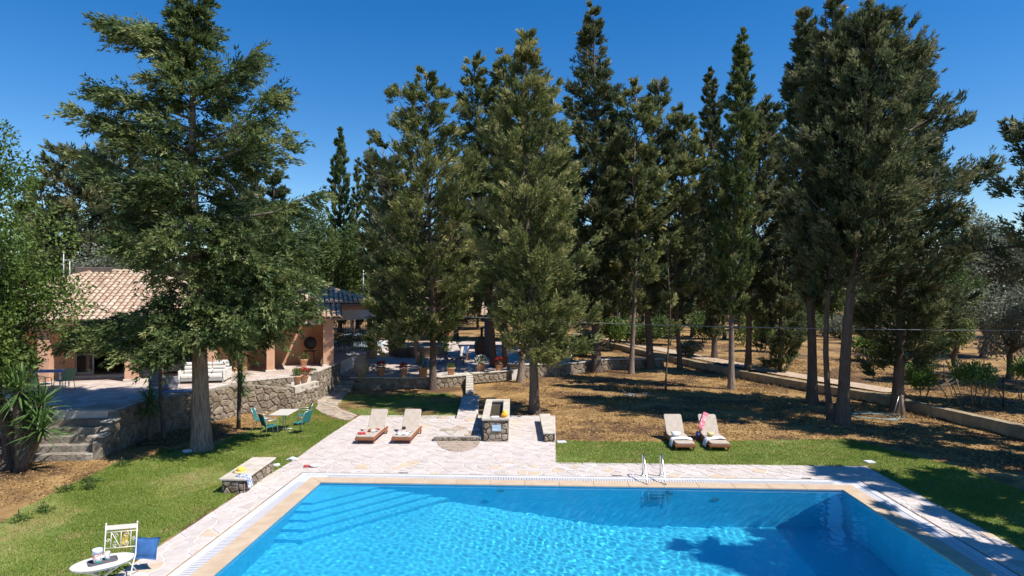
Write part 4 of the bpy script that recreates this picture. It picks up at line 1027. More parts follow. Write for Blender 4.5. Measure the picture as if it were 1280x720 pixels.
cyp('slender dark cypress standing behind the red-flowered pot, left of a twin trunk', 618, 470, 592, 76,
    [(390, 18), (340, 26), (280, 32), (220, 34), (170, 30), (130, 20), (100, 11), (76, 3)], 34000, 23, lm='cy', leaf=.14, r0=.24, group=gF, rag=.45)
cyp('reddish twin-trunk cypress just right of the slender dark one on the terrace', 632, 471, 630, 68,
    [(370, 22), (320, 30), (250, 36), (190, 34), (140, 24), (105, 13), (68, 3)], 34000, 24, lm='cy', leaf=.14, r0=.22, group=gF)
cyp('bushy yellow-green cypress in the centre with its flared trunk behind the planter', 668, 516, 657, 47,
    [(450, 40), (425, 62), (390, 72), (350, 72), (300, 66), (250, 58), (200, 46), (150, 33), (110, 22), (80, 11), (47, 3)], 90000, 25, lm='cyl', leaf=.105, r0=.22, group=gF, e0=.40, pb=.9, nl=130, droop=.12, xw=2.2,
    extra=[(440, 745, 425, -.15, .5), (450, 728, 440, -.3, -.6), (450, 700, 448, -.5, -1.2), (430, 740, 395, .0, 0), (440, 640, 430, -.3, -.8), (455, 690, 455, -.4, .6)])
cyp('cypress with straight pale grey trunk between the red flowerpot and the front cypress', 650, 478, 693, 110,
    [(410, 28), (350, 42), (300, 48), (240, 44), (190, 32), (150, 19), (110, 3)], 34000, 26, lm='cy', leaf=.14, r0=.20, bark=m_barkpale, group=gF)
cyp('tallest dark conical cypress right of centre with a pointed shaggy top', 746, 466, 741, 12,
    [(405, 34), (350, 50), (300, 54), (240, 50), (190, 44), (140, 35), (100, 27), (70, 19), (45, 10), (12, 2)], 72000, 27, lm='cyd', leaf=.15, r0=.30, group=gF, rag=.55, nl=110, e0=.25)
cyp('grey-green cypress with thin pale trunk just right of the tallest dark one', 789, 467, 796, 106,
    [(400, 26), (350, 38), (290, 42), (230, 40), (180, 32), (140, 19), (106, 3)], 34000, 28, lm='cy', leaf=.145, r0=.17, bark=m_barkpale, group=gF)
cyp('leaning dark-trunked cypress in the middle of the right-hand grove', 813, 461, 822, 98,
    [(400, 18), (340, 30), (280, 36), (220, 38), (170, 32), (130, 19), (98, 3)], 34000, 29, lm='cyd', leaf=.15, r0=.25, group=gF, rag=.5, wob=.5)
cyp('slim cypress with kinked dark trunk behind the thin sapling', 850, 462, 852, 135,
    [(400, 18), (340, 30), (280, 32), (220, 28), (175, 19), (135, 3)], 26000, 30, lm='cy', leaf=.15, r0=.17, group=gF, wob=.4)
cyp('very thin young cypress sapling on the brown ground in front of the grove', 832, 487, 836, 300,
    [(420, 7), (380, 10), (340, 8), (300, 2)], 2600, 31, lm='cy', leaf=.13, r0=.05, group=gF, nl=30)
cyp('narrow column cypress with rounded tip left of the tall spire', 893, 448, 889, 90,
    [(430, 12), (380, 16), (300, 17), (220, 16), (160, 13), (120, 8), (90, 1)], 34000, 32, lm='cyd', leaf=.15, r0=.2, group=gF, e0=1.3, curv=.6, pb=1.8, rag=.15, nl=170, plume=.6, cl=2)
cyp('tall narrow spire cypress on a straight bare grey trunk in the right-hand grove', 914, 487, 927, 44,
    [(400, 18), (350, 26), (280, 25), (200, 20), (150, 16), (110, 11), (75, 6), (44, 1)], 46000, 33, lm='cyg', leaf=.125, r0=.17, group=gF, e0=1.0, curv=.5, pb=1.5, rag=.25, nl=160, cl=3, bark=m_barkpale)
cyp('dark cypress close behind the tall narrow spire, with a nearly black trunk', 935, 462, 953, 122,
    [(400, 20), (350, 28), (290, 30), (230, 30), (170, 24), (122, 3)], 34000, 34, lm='cyd', leaf=.15, r0=.2, group=gF)
cyp('low dark bushy evergreen on bare ground between the spire and the big right group', 975, 474, 985, 250,
    [(465, 16), (440, 34), (400, 34), (350, 26), (300, 18), (250, 4)], 26000, 35, lm='cyd', leaf=.14, r0=.14, group=gF)
gR = 'close group of giant cypresses at the right'
cyp('leftmost of the giant right group, slim pointed crown on a grey trunk', 1015, 505, 1008, 24,
    [(385, 14), (340, 24), (280, 28), (200, 26), (140, 22), (90, 14), (55, 8), (24, 2)], 46000, 36, lm='cyd', leaf=.115, r0=.24, group=gR, e0=.7, pb=1.2)
cyp('thin double-stemmed cypress squeezed between two thicker trunks of the right group', 1038, 525, 1040, 10,
    [(380, 16), (320, 34), (260, 42), (200, 44), (140, 38), (90, 28), (50, 14), (10, 3)], 56000, 37, lm='cyd', leaf=.11, r0=.13, group=gR, e0=.5, wob=.5, pb=1.1)
cyp('massive cypress with the thickest trunk of the right group and a wide ragged crown', 1053, 530, 1092, 8,
    [(370, 40), (320, 72), (270, 84), (220, 84), (170, 72), (120, 56), (80, 38), (45, 22), (8, 3)], 105000, 38, lm='cyd', leaf=.105, r0=.25, group=gR, e0=.45, rag=.45, nl=130,
    extra=[(110, 1142, 62, .2, 0), (150, 1162, 92, .15, .6), (190, 1200, 122, .2, 0), (200, 1212, 152, .1, -.6), (255, 1230, 212, .1, .3), (270, 1215, 235, .05, -1), (300, 1208, 262, .1, .8), (330, 1222, 300, .05, 0), (350, 1190, 330, 0, -1), (230, 985, 190, .2, 0), (130, 1000, 95, .3, .5)])
cyp('dark low-skirted cypress at the right of the giant group, its trunk by the kerb', 1121, 516, 1125, 70,
    [(455, 30), (420, 58), (370, 78), (320, 84), (260, 76), (200, 58), (140, 34), (100, 18), (70, 3)], 80000, 39, lm='cyd', leaf=.115, r0=.25, group=gR, e0=.3, rag=.45,
    extra=[(420, 1195, 400, -.1, 0), (440, 1180, 440, -.2, -1), (450, 1160, 468, -.3, 0), (450, 1085, 468, -.3, .6), (390, 1205, 370, 0, .5)])
cyp('dark cypress cut by the right edge, horizontal boughs reaching left over the olive', 1375, 560, 1365, 60,
    [(400, 50), (340, 78), (280, 76), (220, 66), (160, 52), (100, 34), (60, 4)], 40000, 40, lm='cyd', leaf=.11, r0=.28, group=None, e0=.1, curv=.15, rag=.5, nl=80,
    extra=[(300, 1190, 318, -.05, 1), (250, 1262, 236, .1, 0), (210, 1266, 180, .3, 0), (190, 1270, 156, .4, 0)])
# trees just outside the frame on the right: only their shadows reach the lawn and the pool
gS = 'trees beside the pool, right of the view'
cypress('tall cypress outside the right edge whose shadow crosses the right-hand lawn', (18.2, 14.2, .1), (18.2, 14.4, 14.0), [(.15, 1.9), (.3, 2.5), (.5, 2.3), (.75, 1.4), (1, .1)], N=16000, leaf=.24, seed=60, lm='cyd', group=gS, rag=.6, r0=.24)
cypress('cypress outside the right edge whose tip shades the deep end of the pool', (14.7, 11.2, 0), (14.7, 11.2, 13.8), [(.15, 1.8), (.3, 2.2), (.5, 2.2), (.75, 1.2), (1, .1)], N=14000, leaf=.24, seed=61, lm='cyd', group=gS, rag=.6, r0=.22)
cypress('cypress outside the right edge behind the shaded corner of the lawn', (21.2, 17.6, .3), (21.2, 17.6, 14.0), [(.15, 2.2), (.3, 2.8), (.5, 2.7), (.75, 1.7), (1, .1)], N=16000, leaf=.26, seed=62, lm='cyd', group=gS, rag=.6, r0=.24)

cypress('unseen tall cypress added beyond the right edge to shade the kerb', (28, 24.5, .4), (28, 24.5, 16.0), [(.12, 2.4), (.3, 3.0), (.5, 2.8), (.75, 1.7), (1, .1)], N=14000, leaf=.30, seed=63, lm='cyd', group=gS, rag=.5, r0=.26)  # unseen, added to broaden the shade on the right-hand ground
cypress('second unseen cypress added beyond the right edge to widen the shade', (31, 31, .5), (31, 31, 17.0), [(.12, 2.4), (.3, 3.2), (.5, 3.0), (.75, 1.7), (1, .1)], N=14000, leaf=.32, seed=64, lm='cyd', group=gS, rag=.5, r0=.26)  # also out of view, added only for the shadow it throws
# left side: broad-leaved tree at the frame edge
p = PG(18, 586)
broadleaf('leafy bright green tree filling the left edge above the yuccas', tuple(p), 8.5, 2.9, 2.4, 5.4, 3.6, N=46000, leaf=.125, seed=71, lm='br', r0=.15, K=64, cr=.25, lean=(-.9, 0), lw=.5, trunks=3)
p = PD(-10, 500, 15.5)
broadleaf('airy green branches entering at the upper left edge', (p.x - 2.6, 16.2, 0), 11, 1.7, 2, 8.7, 1.4, N=6500, leaf=.12, seed=72, lm='br', r0=.14, K=16, cr=.34, lean=(1.1, 0), lw=.5)
p = PG(205, 548)
broadleaf('thin dark leaning shrub tree beside the retaining wall under the big cypress', tuple(p), 3.8, .9, .8, 3.9, .7, N=4200, leaf=.10, seed=73, lm='cyg', r0=.07, K=9, cr=.5, lean=(-.3, 0))

# background trees
gB = 'background trees beyond the garden'
def bgc(label, px, ty, D, hw, seed, N=15000, lm='cyd', by=None, sh='cone', name='cypress_tree', **k):
    x = (px - 640) * D / F; z0 = G(x, D); top = CH - (ty - HY) * D / F; H = top - z0; r = hw * D / F
    pr = {'cone': [(.06, .5 * r), (.15, r), (.4, .95 * r), (.65, .7 * r), (.85, .35 * r), (1, .05)], 'col': [(.03, .7 * r), (.3, .8 * r), (.55, .7 * r), (.75, .48 * r), (.9, .22 * r), (1, .03)],
          'round': [(.1, .7 * r), (.3, r), (.6, .95 * r), (.8, .75 * r), (.93, .45 * r), (1, .08)]}[sh]
    kw = dict(e0=1.4, curv=.6, pb=1.9, rag=.12, plume=.75, nl=150, cl=2, leaf=.0031 * D) if sh == 'col' else dict(e0=.3, rag=.4, plume=1.2, nl=80)
    kw.update(k)
    return cypress(label, (x, D, z0), (x, D, top), pr, N=N, seed=seed, lm=lm, r0=.25, crown0=pr[0][0], group=gB, name=name, **{'leaf': .0046 * D, **kw})
bgc('dark bushy conifer left of the big cypress, rising behind the villa roof', 92, 188, 54, 48, 81, 26000, 'cyd', sh='round')
bgc('dark conifer directly behind the left boughs of the big cypress', 150, 178, 58, 44, 82, 24000, 'cyd', sh='round')
bgc('shadowy conifer behind the villa ridge, between two others', 195, 200, 62, 44, 83, 20000, 'cyd', sh='round')
bgc('conifer behind the villa at the right side of the big cypress', 300, 200, 64, 44, 84, 20000, 'cyd')
bgc('small pointed conifer tip showing right of the big cypress', 343, 208, 62, 26, 85, 16000, 'cyd')
bgc('grey-green conifer low behind the villa at the far left', 52, 232, 60, 36, 86, 16000, 'cy', sh='round')
bgc('tall narrow column cypress standing alone against the sky left of centre', 425, 163, 72, 19, 87, 26000, 'cyg', sh='col')
bgc('short narrow column cypress right beside the tall lone column', 447, 202, 76, 11, 88, 9000, 'cyg', sh='col')
bgc('column cypress just touching the left shoulder of the front grove', 462, 180, 70, 15, 89, 13000, 'cyg', sh='col')
bgc('far column cypress between the leaning trunk and the narrow column', 877, 180, 74, 10, 90, 9000, 'cyd', sh='col')
bgc('far conifer filling the gap behind the tall narrow spire', 968, 150, 60, 24, 91, 18000, 'cyd')
bgc('far conifer behind the slim kinked cypress', 866, 215, 66, 26, 92, 13000, 'cyd')
bgc('far conifer behind the grey-green cypress', 770, 190, 62, 30, 93, 15000, 'cyd')
bgc('far conifer behind the central yellow-green cypress', 705, 210, 60, 34, 94, 15000, 'cyd')
bgc('far conifer behind the twin-trunk cypress', 610, 170, 62, 34, 95, 16000, 'cyd')
bgc('far conifer behind the broad cypress of the left grove', 570, 190, 64, 30, 96, 14000, 'cyd')
bgc('dark conifer filling the gap left of the broad cypress crown', 490, 215, 60, 30, 98, 16000, 'cyd')
bgc('shaggy conifer between the tallest dark cypress and its grey-green neighbour', 772, 120, 56, 22, 99, 16000, 'cyd')
bgc('dark conifer between the central cypress and the tallest dark one', 702, 150, 58, 26, 100, 16000, 'cyd')
bgc('far conifer between the sapling and the column cypress', 838, 250, 70, 30, 97, 11000, 'cyd')
def bgb(label, px, ty, D, hw, seed, N=7000, lm='bg', zc=None, name='broadleaf_tree', **k):
    x = (px - 640) * D / F; z0 = G(x, D); top = CH - (ty - HY) * D / F - z0; r = hw * D / F; rz_ = top * .42
    return broadleaf(label, (x, D, z0), top, r, r, top - rz_, rz_, N=N, leaf=.0042 * D, seed=seed, lm=lm, r0=.2, K=k.pop('K', 30), cr=k.pop('cr', .32), name=name, group=gB, **k)
bgb('bright green rounded tree behind the right wing of the villa roof', 396, 258, 62, 38, 101, 12000, 'bg')
bgb('grey-green tree beside the tall lone column cypress', 440, 272, 66, 32, 102, 9000, 'bg')
bgb('green tree behind the villa, half hidden by the big cypress', 350, 268, 60, 34, 103, 9000, 'bg')
bgb('soft olive-green tree rising just above the villa roof at the left', 118, 296, 52, 34, 104, 9000, 'ol')
bgb('leafy tree behind the broad cypress crown', 505, 262, 72, 40, 105, 8000, 'bg')
bgb('silvery olive tree rising beyond the kerb at the right edge', 1228, 262, 45, 62, 106, 30000, 'ol', name='olive_tree')
bgb('second silver-green olive beyond the dark skirted cypress', 1165, 300, 52, 40, 107, 10000, 'ol', name='olive_tree')
bgb('dark spreading tree under the silvery olive with a crooked black trunk', 1262, 352, 36, 50, 108, 8000, 'ol', name='olive_tree')
bgb('small green tree low at the right, before the olive', 1195, 322, 41, 34, 109, 7000, 'bg')
for i, (px, ty, D, hw, N, lb) in enumerate([(560, 262, 92, 52, 6000, 'tall green tree in the wood behind the broad cypress'), (645, 255, 96, 50, 6000, 'tall green tree in the wood behind the central cypress'), (735, 262, 98, 52, 6000, 'tall green tree in the wood behind the tallest dark cypress'), (812, 268, 94, 50, 6000, 'tall green tree in the wood behind the leaning trunk'), (890, 262, 98, 50, 6000, 'tall green tree in the wood behind the narrow column'), (965, 268, 92, 50, 6000, 'tall green tree in the wood right of the narrow spire'), (1040, 272, 96, 46, 5500, 'tall green tree in the wood behind the giant group'), (1120, 284, 90, 44, 5000, 'tall green tree in the wood behind the skirted cypress'), (1140, 318, 62, 46, 6000, 'shady olive in the field directly right of the skirted cypress'), (1205, 335, 58, 40, 6000, 'field olive below the small green tree at the right'), (1275, 330, 64, 46, 6000, 'field olive at the very right edge, behind the crooked trunk'), (1030, 325, 70, 40, 5000, 'shady tree seen between the grey trunks of the right group'),
        (980, 315, 78, 40, 5000, 'dark tree behind the low bushy evergreen'), (830, 305, 80, 44, 5500, 'tall scrubby tree behind the sapling and the kinked trunk'), (760, 300, 84, 44, 5500, 'tall scrubby tree behind the grey-green cypress'), (620, 300, 78, 44, 5500, 'tall scrubby tree behind the storage jar'), (742, 338, 96, 34, 4000, 'distant scrubby olive behind the tallest dark cypress'), (800, 330, 88, 38, 4500, 'distant olive seen between the pale and leaning trunks'), (868, 340, 100, 34, 3800, 'distant olive in the dry field behind the kinked trunk'),
        (905, 325, 62, 26, 5000, 'light green leafy tree with split pale trunk in the dry field'), (945, 335, 90, 34, 4000, 'distant tree in the field behind the black trunk'), (1000, 330, 84, 36, 4500, 'distant tree behind the slim pointed cypress'), (1060, 335, 92, 40, 4000, 'distant tree behind the thickest trunk'),
        (1110, 335, 70, 36, 5000, 'field tree behind the low-skirted cypress'), (650, 335, 90, 36, 4000, 'distant tree behind the central cypress trunk'), (585, 330, 84, 40, 4500, 'distant tree above the deck chairs'), (690, 345, 76, 26, 3800, 'small field tree right of the central cypress'), (530, 320, 80, 40, 4000, 'distant tree behind the potted plants')]):
    bgb(lb, px, ty, D, hw, 110 + i, N, ('ol', 'bg', 'ol', 'br', 'bg')[i % 5], name='field_tree', K=20)
us = [(548, 'scooter'), (598, 'storage jar'), (690, 'broken wall'), (722, 'tallest dark cypress'), (772, 'pale thin trunk'), (803, 'leaning trunk'), (842, 'sapling'), (872, 'kinked trunk'), (925, 'narrow spire trunk'), (958, 'black trunk'), (992, 'slim pointed cypress'), (1030, 'double-stemmed cypress'), (1078, 'thickest trunk'), (1160, 'bare shrub'), (1205, 'oleander bush')]
for i, (px, wh_) in enumerate(us):
    bgb('shaded thicket tree in the mid distance behind the ' + wh_, px, 338 + (i * 7) % 22, 66 + (i * 11) % 20, 30, 300 + i, 3200, 'bg' if i % 3 else 'ol', name='thicket_tree', K=18, cr=.4)
# far wood closing the view
rng = np.random.default_rng(9); n = 34000
xx = rng.uniform(-170, 190, n); kk = np.sin(xx * .07) * 2 + np.sin(xx * .19 + 1) * 1.6 + np.sin(xx * .43) * 1.0
yy = 128 + rng.uniform(-6, 10, n) + kk
hh = 8 + kk * .7 + 1.5 * np.sin(xx * 1.1) ; zz = np.array([G(x, y) for x, y in zip(xx[:1], yy[:1])])[0] + hh * rng.random(n) ** .7
fwd = np.array([[0, -1, .3]]) + rng.normal(0, .8, (n, 3))
leaf_obj('far_wood', np.stack([xx, yy, zz], 1), fwd, rng.normal(0, 1, (n, 3)), 1.2 * (.6 + rng.random(n)), .8, .4 + .12 * np.sin(xx * .5) + rng.normal(0, .15, n), LEAF['bg'], quad=True, kind='stuff')

# ================================================================== LOUNGERS
def make_lounger():
    t = thing('sun_lounger', 'x', 'sun lounger')
    W = .66; h = .22; Lf = 1.72                        # local: y=0 is the foot, +y towards the head
    for s in (-1, 1):
        MB().box((s * (W / 2 + .005), .98, h - .035), (.045, 1.98, .085), ch=.008).obj('side_rail', m_teak, t)
        MB().box((s * (W / 2 - .03), .10, (h - .08) / 2), (.05, .07, h - .08), ch=.006).obj('leg', m_teak, t)
        MB().box((s * (W / 2 - .03), 1.62, (h - .08) / 2 + .05), (.05, .07, h - .18), ch=.006).obj('leg', m_teak, t)
        wh = MB().lathe([(0, -.02), (.085, -.02), (.095, 0), (.085, .02), (0, .02)], n=18).obj('wheel', m_teak, t); wh.location = (s * (W / 2 + .045), 1.66, .095); wh.rotation_euler = (0, PI / 2, 0)
    MB().box((0, -.005, h - .04), (W + .05, .04, .09), ch=.008).obj('foot_rail', m_teak, t)
    for k in range(14): MB().box((0, .1 + k * .12, h - .008), (W - .06, .085, .018)).obj('slat', m_teak, t)
    # mattress: seat and back, rounded corners in plan, soft edges
    def pad(L, mat, name):
        mb = MB(); n = 7; pts = []
        for cx, cy, a0 in ((W / 2 - .07, .07, -90), (W / 2 - .07, L - .07, 0), (-W / 2 + .07, L - .07, 90), (-W / 2 + .07, .07, 180)):
            for k in range(5): a = R(a0 + k * 22.5); pts.append((cx + .07 * math.cos(a), cy + .07 * math.sin(a)))
        rings = []
        for ins, z in ((.022, 0), (.004, .016), (0, .035), (.004, .054), (.02, .068)):
            rings.append([(x * (1 - ins / (W / 2)), (y - L / 2) * (1 - ins / (L / 2)) + L / 2, z) for x, y in pts])
        vs = [p for r in rings for p in r]; k = len(pts); fs = [(i * k + j, i * k + (j + 1) % k, (i + 1) * k + (j + 1) % k, (i + 1) * k + j) for i in range(4) for j in range(k)]
        fs += [tuple(range(k))[::-1], tuple(range(4 * k, 5 * k))]
        mb.add(vs, fs, smooth=False); return mb.obj(name, mat, t)
    o = pad(1.60, m_cush, 'seat_cushion'); o.location = (0, .0, h + .003)
    o = pad(.80, m_cush, 'back_cushion'); o.location = (0, 1.60, h + .012); o.rotation_euler = (R(49), 0, 0)
    fr_ = MB()
    c, s_ = math.cos(R(49)), math.sin(R(49))
    for s in (-1, 1): fr_.beam((s * .29, 1.62, h - .01), (s * .29, 1.62 + .76 * c, h - .01 + .76 * s_), .04, .03)
    fr_.beam((-.3, 1.62 + .70 * c, h - .02 + .70 * s_), (.3, 1.62 + .70 * c, h - .02 + .70 * s_), .04, .03); fr_.obj('back_frame', m_teak, t)
    MB().beam((-.28, 1.95, h - .05), (-.28, 1.62 + .5 * c, h + .47 * s_), .03, .025).obj('prop', m_teak, t)
    return t
lg = make_lounger()
lspots = [(455.8, 556, -.05, 0, 'left sunbed of the left pair, red cloth near its foot'), (501.5, 556, -.05, 0, 'right sunbed of the left pair, with a black and white towel on its seat'),
          (857, 564.5, -.035, 0, 'left sunbed of the pair on the lawn, a white towel bundled on its seat'), (900.2, 564.5, -.085, 0, 'rightmost sunbed on the lawn, with a pink towel over its backrest')]
lo = []
for i, (a, b, rz, z, lb) in enumerate(lspots):
    o = lg if i == 0 else copy_tree(lg); p = P(a, b); o.location = (p.x, p.y, .026 if i < 2 else .012); o.rotation_euler = (0, 0, rz); tag(o, lb, 'sun lounger', 'wooden sunbeds with beige cushions'); lo.append(o)
bpy.context.view_layer.update()
def on(o, x, y, z): return o.location + Matrix.Rotation(o.rotation_euler.z, 3, 'Z') @ Vector((x, y, z))
SZ = .295
drape('red_cloth', 'crumpled red cloth at the foot end of the left sunbed of the left pair', on(lo[0], -.20, .28, SZ), .3, .20, [(-.13, .0), (-.05, .045), (.03, .02), (.09, .05), (.14, .0)], m_red, 'cloth', 2)
drape('white_blouse', 'small white and pink garment in the middle of the left sunbed', on(lo[0], .16, .72, SZ), 1.1, .22, [(-.14, .0), (-.04, .05), (.05, .02), (.14, .0)], m_towel, 'garment', 5)
drape('pink_cloth', 'small pink cloth beside the white garment on the left sunbed', on(lo[0], .22, .95, SZ), .4, .12, [(-.08, .0), (0, .04), (.07, .0)], m_red, 'cloth', 7)
v, f = blob((0, 0, .05), (.07, .12, .05), 8); o = MB().add(v, f, smooth=True).obj('brown_purse', m_teak); o.location = on(lo[0], .0, .68, SZ); tag(o, 'small brown purse on the left sunbed of the left pair', 'purse')
drape('beach_towel', 'black and white patterned towel spread on the second sunbed of the left pair', on(lo[1], .02, .38, SZ), 1.5, .5, [(-.26, .0), (-.12, .03), (.0, .012), (.12, .03), (.26, .0)], m_bwtowel, 'towel', 3)
o = MB().box((0, 0, .05), (.14, .05, .10), ch=.012).obj('black_pouch', m_iron); o.location = on(lo[1], -.14, 1.05, SZ); o.rotation_euler = (0, 0, .4); tag(o, 'small black pouch on the second sunbed from the left', 'pouch')
v, f = blob((0, 0, .08), (.16, .13, .09), 6, amp=.25); o = MB().add(v, f, smooth=True).obj('bundled_towel', m_towel); o.location = on(lo[2], -.13, .95, SZ); tag(o, 'white bundled towel on the third sunbed from the left', 'towel')
drape('long_towel', 'long white towel trailing over the side of the third sunbed', on(lo[2], 0, .50, 0), PI, .30, [(-.33, SZ + .005), (-.1, SZ + .03), (.1, SZ + .02), (.31, SZ + .01), (.375, SZ - .04), (.39, .2), (.40, .06)], m_towel, 'towel', 6)
v, f = blob((0, 0, .07), (.13, .12, .08), 9, amp=.25); o = MB().add(v, f, smooth=True).obj('straw_bundle', m_straw); o.location = on(lo[3], -.10, .98, SZ); tag(o, 'straw coloured hat and cloth bundle on the rightmost sunbed', 'hat')
drape('long_towel', 'long white towel trailing over the left side of the rightmost sunbed', on(lo[3], 0, .55, 0), PI, .30, [(-.30, SZ + .005), (-.1, SZ + .04), (.1, SZ + .02), (.31, SZ + .01), (.375, SZ - .04), (.39, .2), (.41, .05)], m_towel, 'towel', 8)
pk = drape('pink_towel', 'pink towel draped diagonally over the backrest of the rightmost sunbed', (0, 0, 0), 0, .17, [(-.42, 0), (-.2, .01), (0, .005), (.2, .012), (.36, 0), (.41, -.05)], m_pink, 'towel', 9, th=.014, amp=.006)
pk.location = on(lo[3], -.19, 1.60 + .46 * math.cos(R(49)) - .11, .32 + .46 * math.sin(R(49)) - .0); pk.rotation_euler = Euler((R(49), 0, 0)).to_matrix().to_4x4().to_euler()
pk.rotation_euler = (Matrix.Rotation(R(49), 3, 'X') @ Matrix.Rotation(R(62), 3, 'Z')).to_euler()
v, f = blob((0, 0, 0), (.07, .10, .13), 4); o = MB().add(v, f, smooth=True).obj('blue_bag', M('violet_bag', (.12, .14, .38), .8)); o.location = on(lo[3], -.42, 1.62, .20); tag(o, 'small violet-blue bag hanging at the side of the rightmost sunbed', 'bag')

# ================================================================== GREEN CHAIRS AND TABLE ON THE LAWN
def arm_chair(label, group, m_fab, m_leg, cat='chair', name='garden_chair'):
    t = thing(name, label, cat, group=group)        # faces +x
    for y in (-.24, .24):
        MB().tube([(.24, y, 0), (.20, y, .42), (.20, y, .62), (.14, y, .66), (-.16, y, .66), (-.22, y, .62)], .013, 7).obj('leg', m_leg, t)
        MB().tube([(-.28, y, 0), (-.19, y, .42), (-.25, y, .66), (-.32, y, .86)], .013, 7).obj('leg', m_leg, t)
    MB().tube([(-.32, -.24, .86), (-.34, 0, .88), (-.32, .24, .86)], .013, 7).obj('top_rail', m_leg, t)
    s = MB(); vs = []; pr = [(.23, .405), (.20, .425), (.05, .415), (-.12, .41), (-.19, .425)]
    for dz in (0, -.015):
        for x, z in pr:
            for y in (-.23, .23): vs.append((x, y, z + dz))
    n = len(pr); fs = []
    for i in range(n - 1): a = 2 * i; fs += [(a, a + 1, a + 3, a + 2), (2 * n + a + 1, 2 * n + a, 2 * n + a + 2, 2 * n + a + 3), (a + 2, 2 * n + a + 2, 2 * n + a, a), (a + 1, 2 * n + a + 1, 2 * n + a + 3, a + 3)]
    fs += [(0, 2 * n, 2 * n + 1, 1), (2 * n - 2, 2 * n - 1, 4 * n - 1, 4 * n - 2)]
    s.add(vs, fs); s.obj('seat', m_fab, t)
    b = MB(); b.add([(-.195, -.235, .44), (-.195, .235, .44), (-.33, .235, .86), (-.33, -.235, .86), (-.215, -.235, .44), (-.215, .235, .44), (-.35, .235, .86), (-.35, -.235, .86)], [(0, 1, 2, 3), (7, 6, 5, 4), (0, 4, 5, 1), (1, 5, 6, 2), (2, 6, 7, 3), (3, 7, 4, 0)]); b.obj('backrest', m_fab, t)
    return t
ch = arm_chair('teal garden chair', 'teal chairs round the white lawn table', m_teal, m_alu)
for i, (x, y, rz, lb) in enumerate([(-9.15, 23.55, .75, 'teal chair nearest the camera at the white lawn table, seen from behind'), (-9.95, 24.75, .15, 'teal chair on the left of the white lawn table, behind the nearest one'),
                                    (-8.15, 24.15, 2.85, 'teal chair at the right of the white lawn table, back turned to the patio'), (-8.55, 25.65, 3.5, 'teal chair at the far right corner of the white lawn table')]):
    o = ch if i == 0 else copy_tree(ch); o.location = (x, y, .01); o.rotation_euler = (0, 0, rz); tag(o, lb)
tb = thing('garden_table', 'rectangular white-topped table on the lawn between four teal chairs', 'table', (-9.0, 24.65, .01), 0)
MB().box((0, 0, .71), (.74, 1.25, .03), ch=.006).obj('tabletop', M('table_top', (.62, .58, .52), .5, (.56, .52, .46), 4), tb)
for x in (-.04, .04): MB().tube([(x, 0, 0), (x, 0, .695)], .018, 7).obj('post', m_alu, tb)
for s in (-1, 1): MB().tube([(0, 0, .05), (s * .28, -.25, .02), (s * .30, -.27, 0)], .015, 6).obj('foot', m_alu, tb); MB().tube([(0, 0, .05), (s * .28, .25, .02), (s * .30, .27, 0)], .015, 6).obj('foot', m_alu, tb)

# ================================================================== WHITE IRON CHAIR, OVAL TABLE, TRAY
wt = thing('white_table', 'oval white iron garden table at the bottom left with a grey tray on top', 'table', (-7.22, 11.0, .02), R(38))
ov = [(.48 * math.cos(a), .31 * math.sin(a)) for a in np.linspace(0, 2 * PI, 33)[:-1]]
MB().prism(ov, .695, .72, bev=.006).obj('tabletop', m_creamw, wt)
MB().prism([(x * .93, y * .93) for x, y in ov], .66, .694).obj('apron', m_creamw, wt)
for s in (-1, 1):
    MB().tube([(s * .34, -.20, 0), (s * .02, 0, .36), (-s * .30, .18, .68)], .014, 7).obj('leg', m_creamw, wt)
    MB().tube([(s * .34, .20, 0), (s * .10, .04, .36), (-s * .30, -.18, .68)], .014, 7).obj('leg', m_creamw, wt)
MB().tube([(-.31, -.18, .06), (-.31, .18, .06)], .010, 6).obj('stretcher', m_creamw, wt); MB().tube([(.31, -.18, .06), (.31, .18, .06)], .010, 6).obj('stretcher', m_creamw, wt)
tr = thing('serving_tray', 'dark grey rounded tray on the oval white table', 'tray', (-7.20, 10.98, .743), R(40))
def rrect(w_, h_, r_, n=5):
    o_ = []
    for cx, cy, a0 in ((w_ / 2 - r_, -h_ / 2 + r_, -90), (w_ / 2 - r_, h_ / 2 - r_, 0), (-w_ / 2 + r_, h_ / 2 - r_, 90), (-w_ / 2 + r_, -h_ / 2 + r_, 180)):
        for k in range(n): a = R(a0 + 90 * k / (n - 1)); o_.append((cx + r_ * math.cos(a), cy + r_ * math.sin(a)))
    return o_
MB().prism(rrect(.44, .24, .05), 0, .008).obj('tray_base', m_tray, tr)
rm = MB(); a = rrect(.44, .24, .05); b = rrect(.42, .22, .045); n = len(a)
rm.add([(x, y, .008) for x, y in a] + [(x, y, .022) for x, y in a] + [(x, y, .022) for x, y in b] + [(x, y, .009) for x, y in b], [(k * n + i, k * n + (i + 1) % n, (k + 1) * n + (i + 1) % n, (k + 1) * n + i) for k in range(3) for i in range(n)]); rm.obj('tray_rim', m_tray, tr)
c_ = Matrix.Rotation(R(40), 3, 'Z')
jg = thing('water_jug', 'tall acrylic jug with orange, pink and teal print on the grey tray', 'jug', Vector((-7.20, 10.98, .753)) + c_ @ Vector((-.08, -.015, 0)))
MB().lathe([(0, 0), (.062, 0), (.066, .01), (.078, .21), (.074, .21), (.062, .012), (0, .012)], n=20).obj('jug_body', m_printg, jg)
MB().lathe([(.0783, .165), (.0797, .21), (.081, .235), (.079, .235), (.0775, .21)], n=20).obj('jug_neck', M('clear_acrylic', (.62, .66, .80), .1, spec=.7), jg)
MB().lathe([(.0, .07), (.060, .07)], n=16)
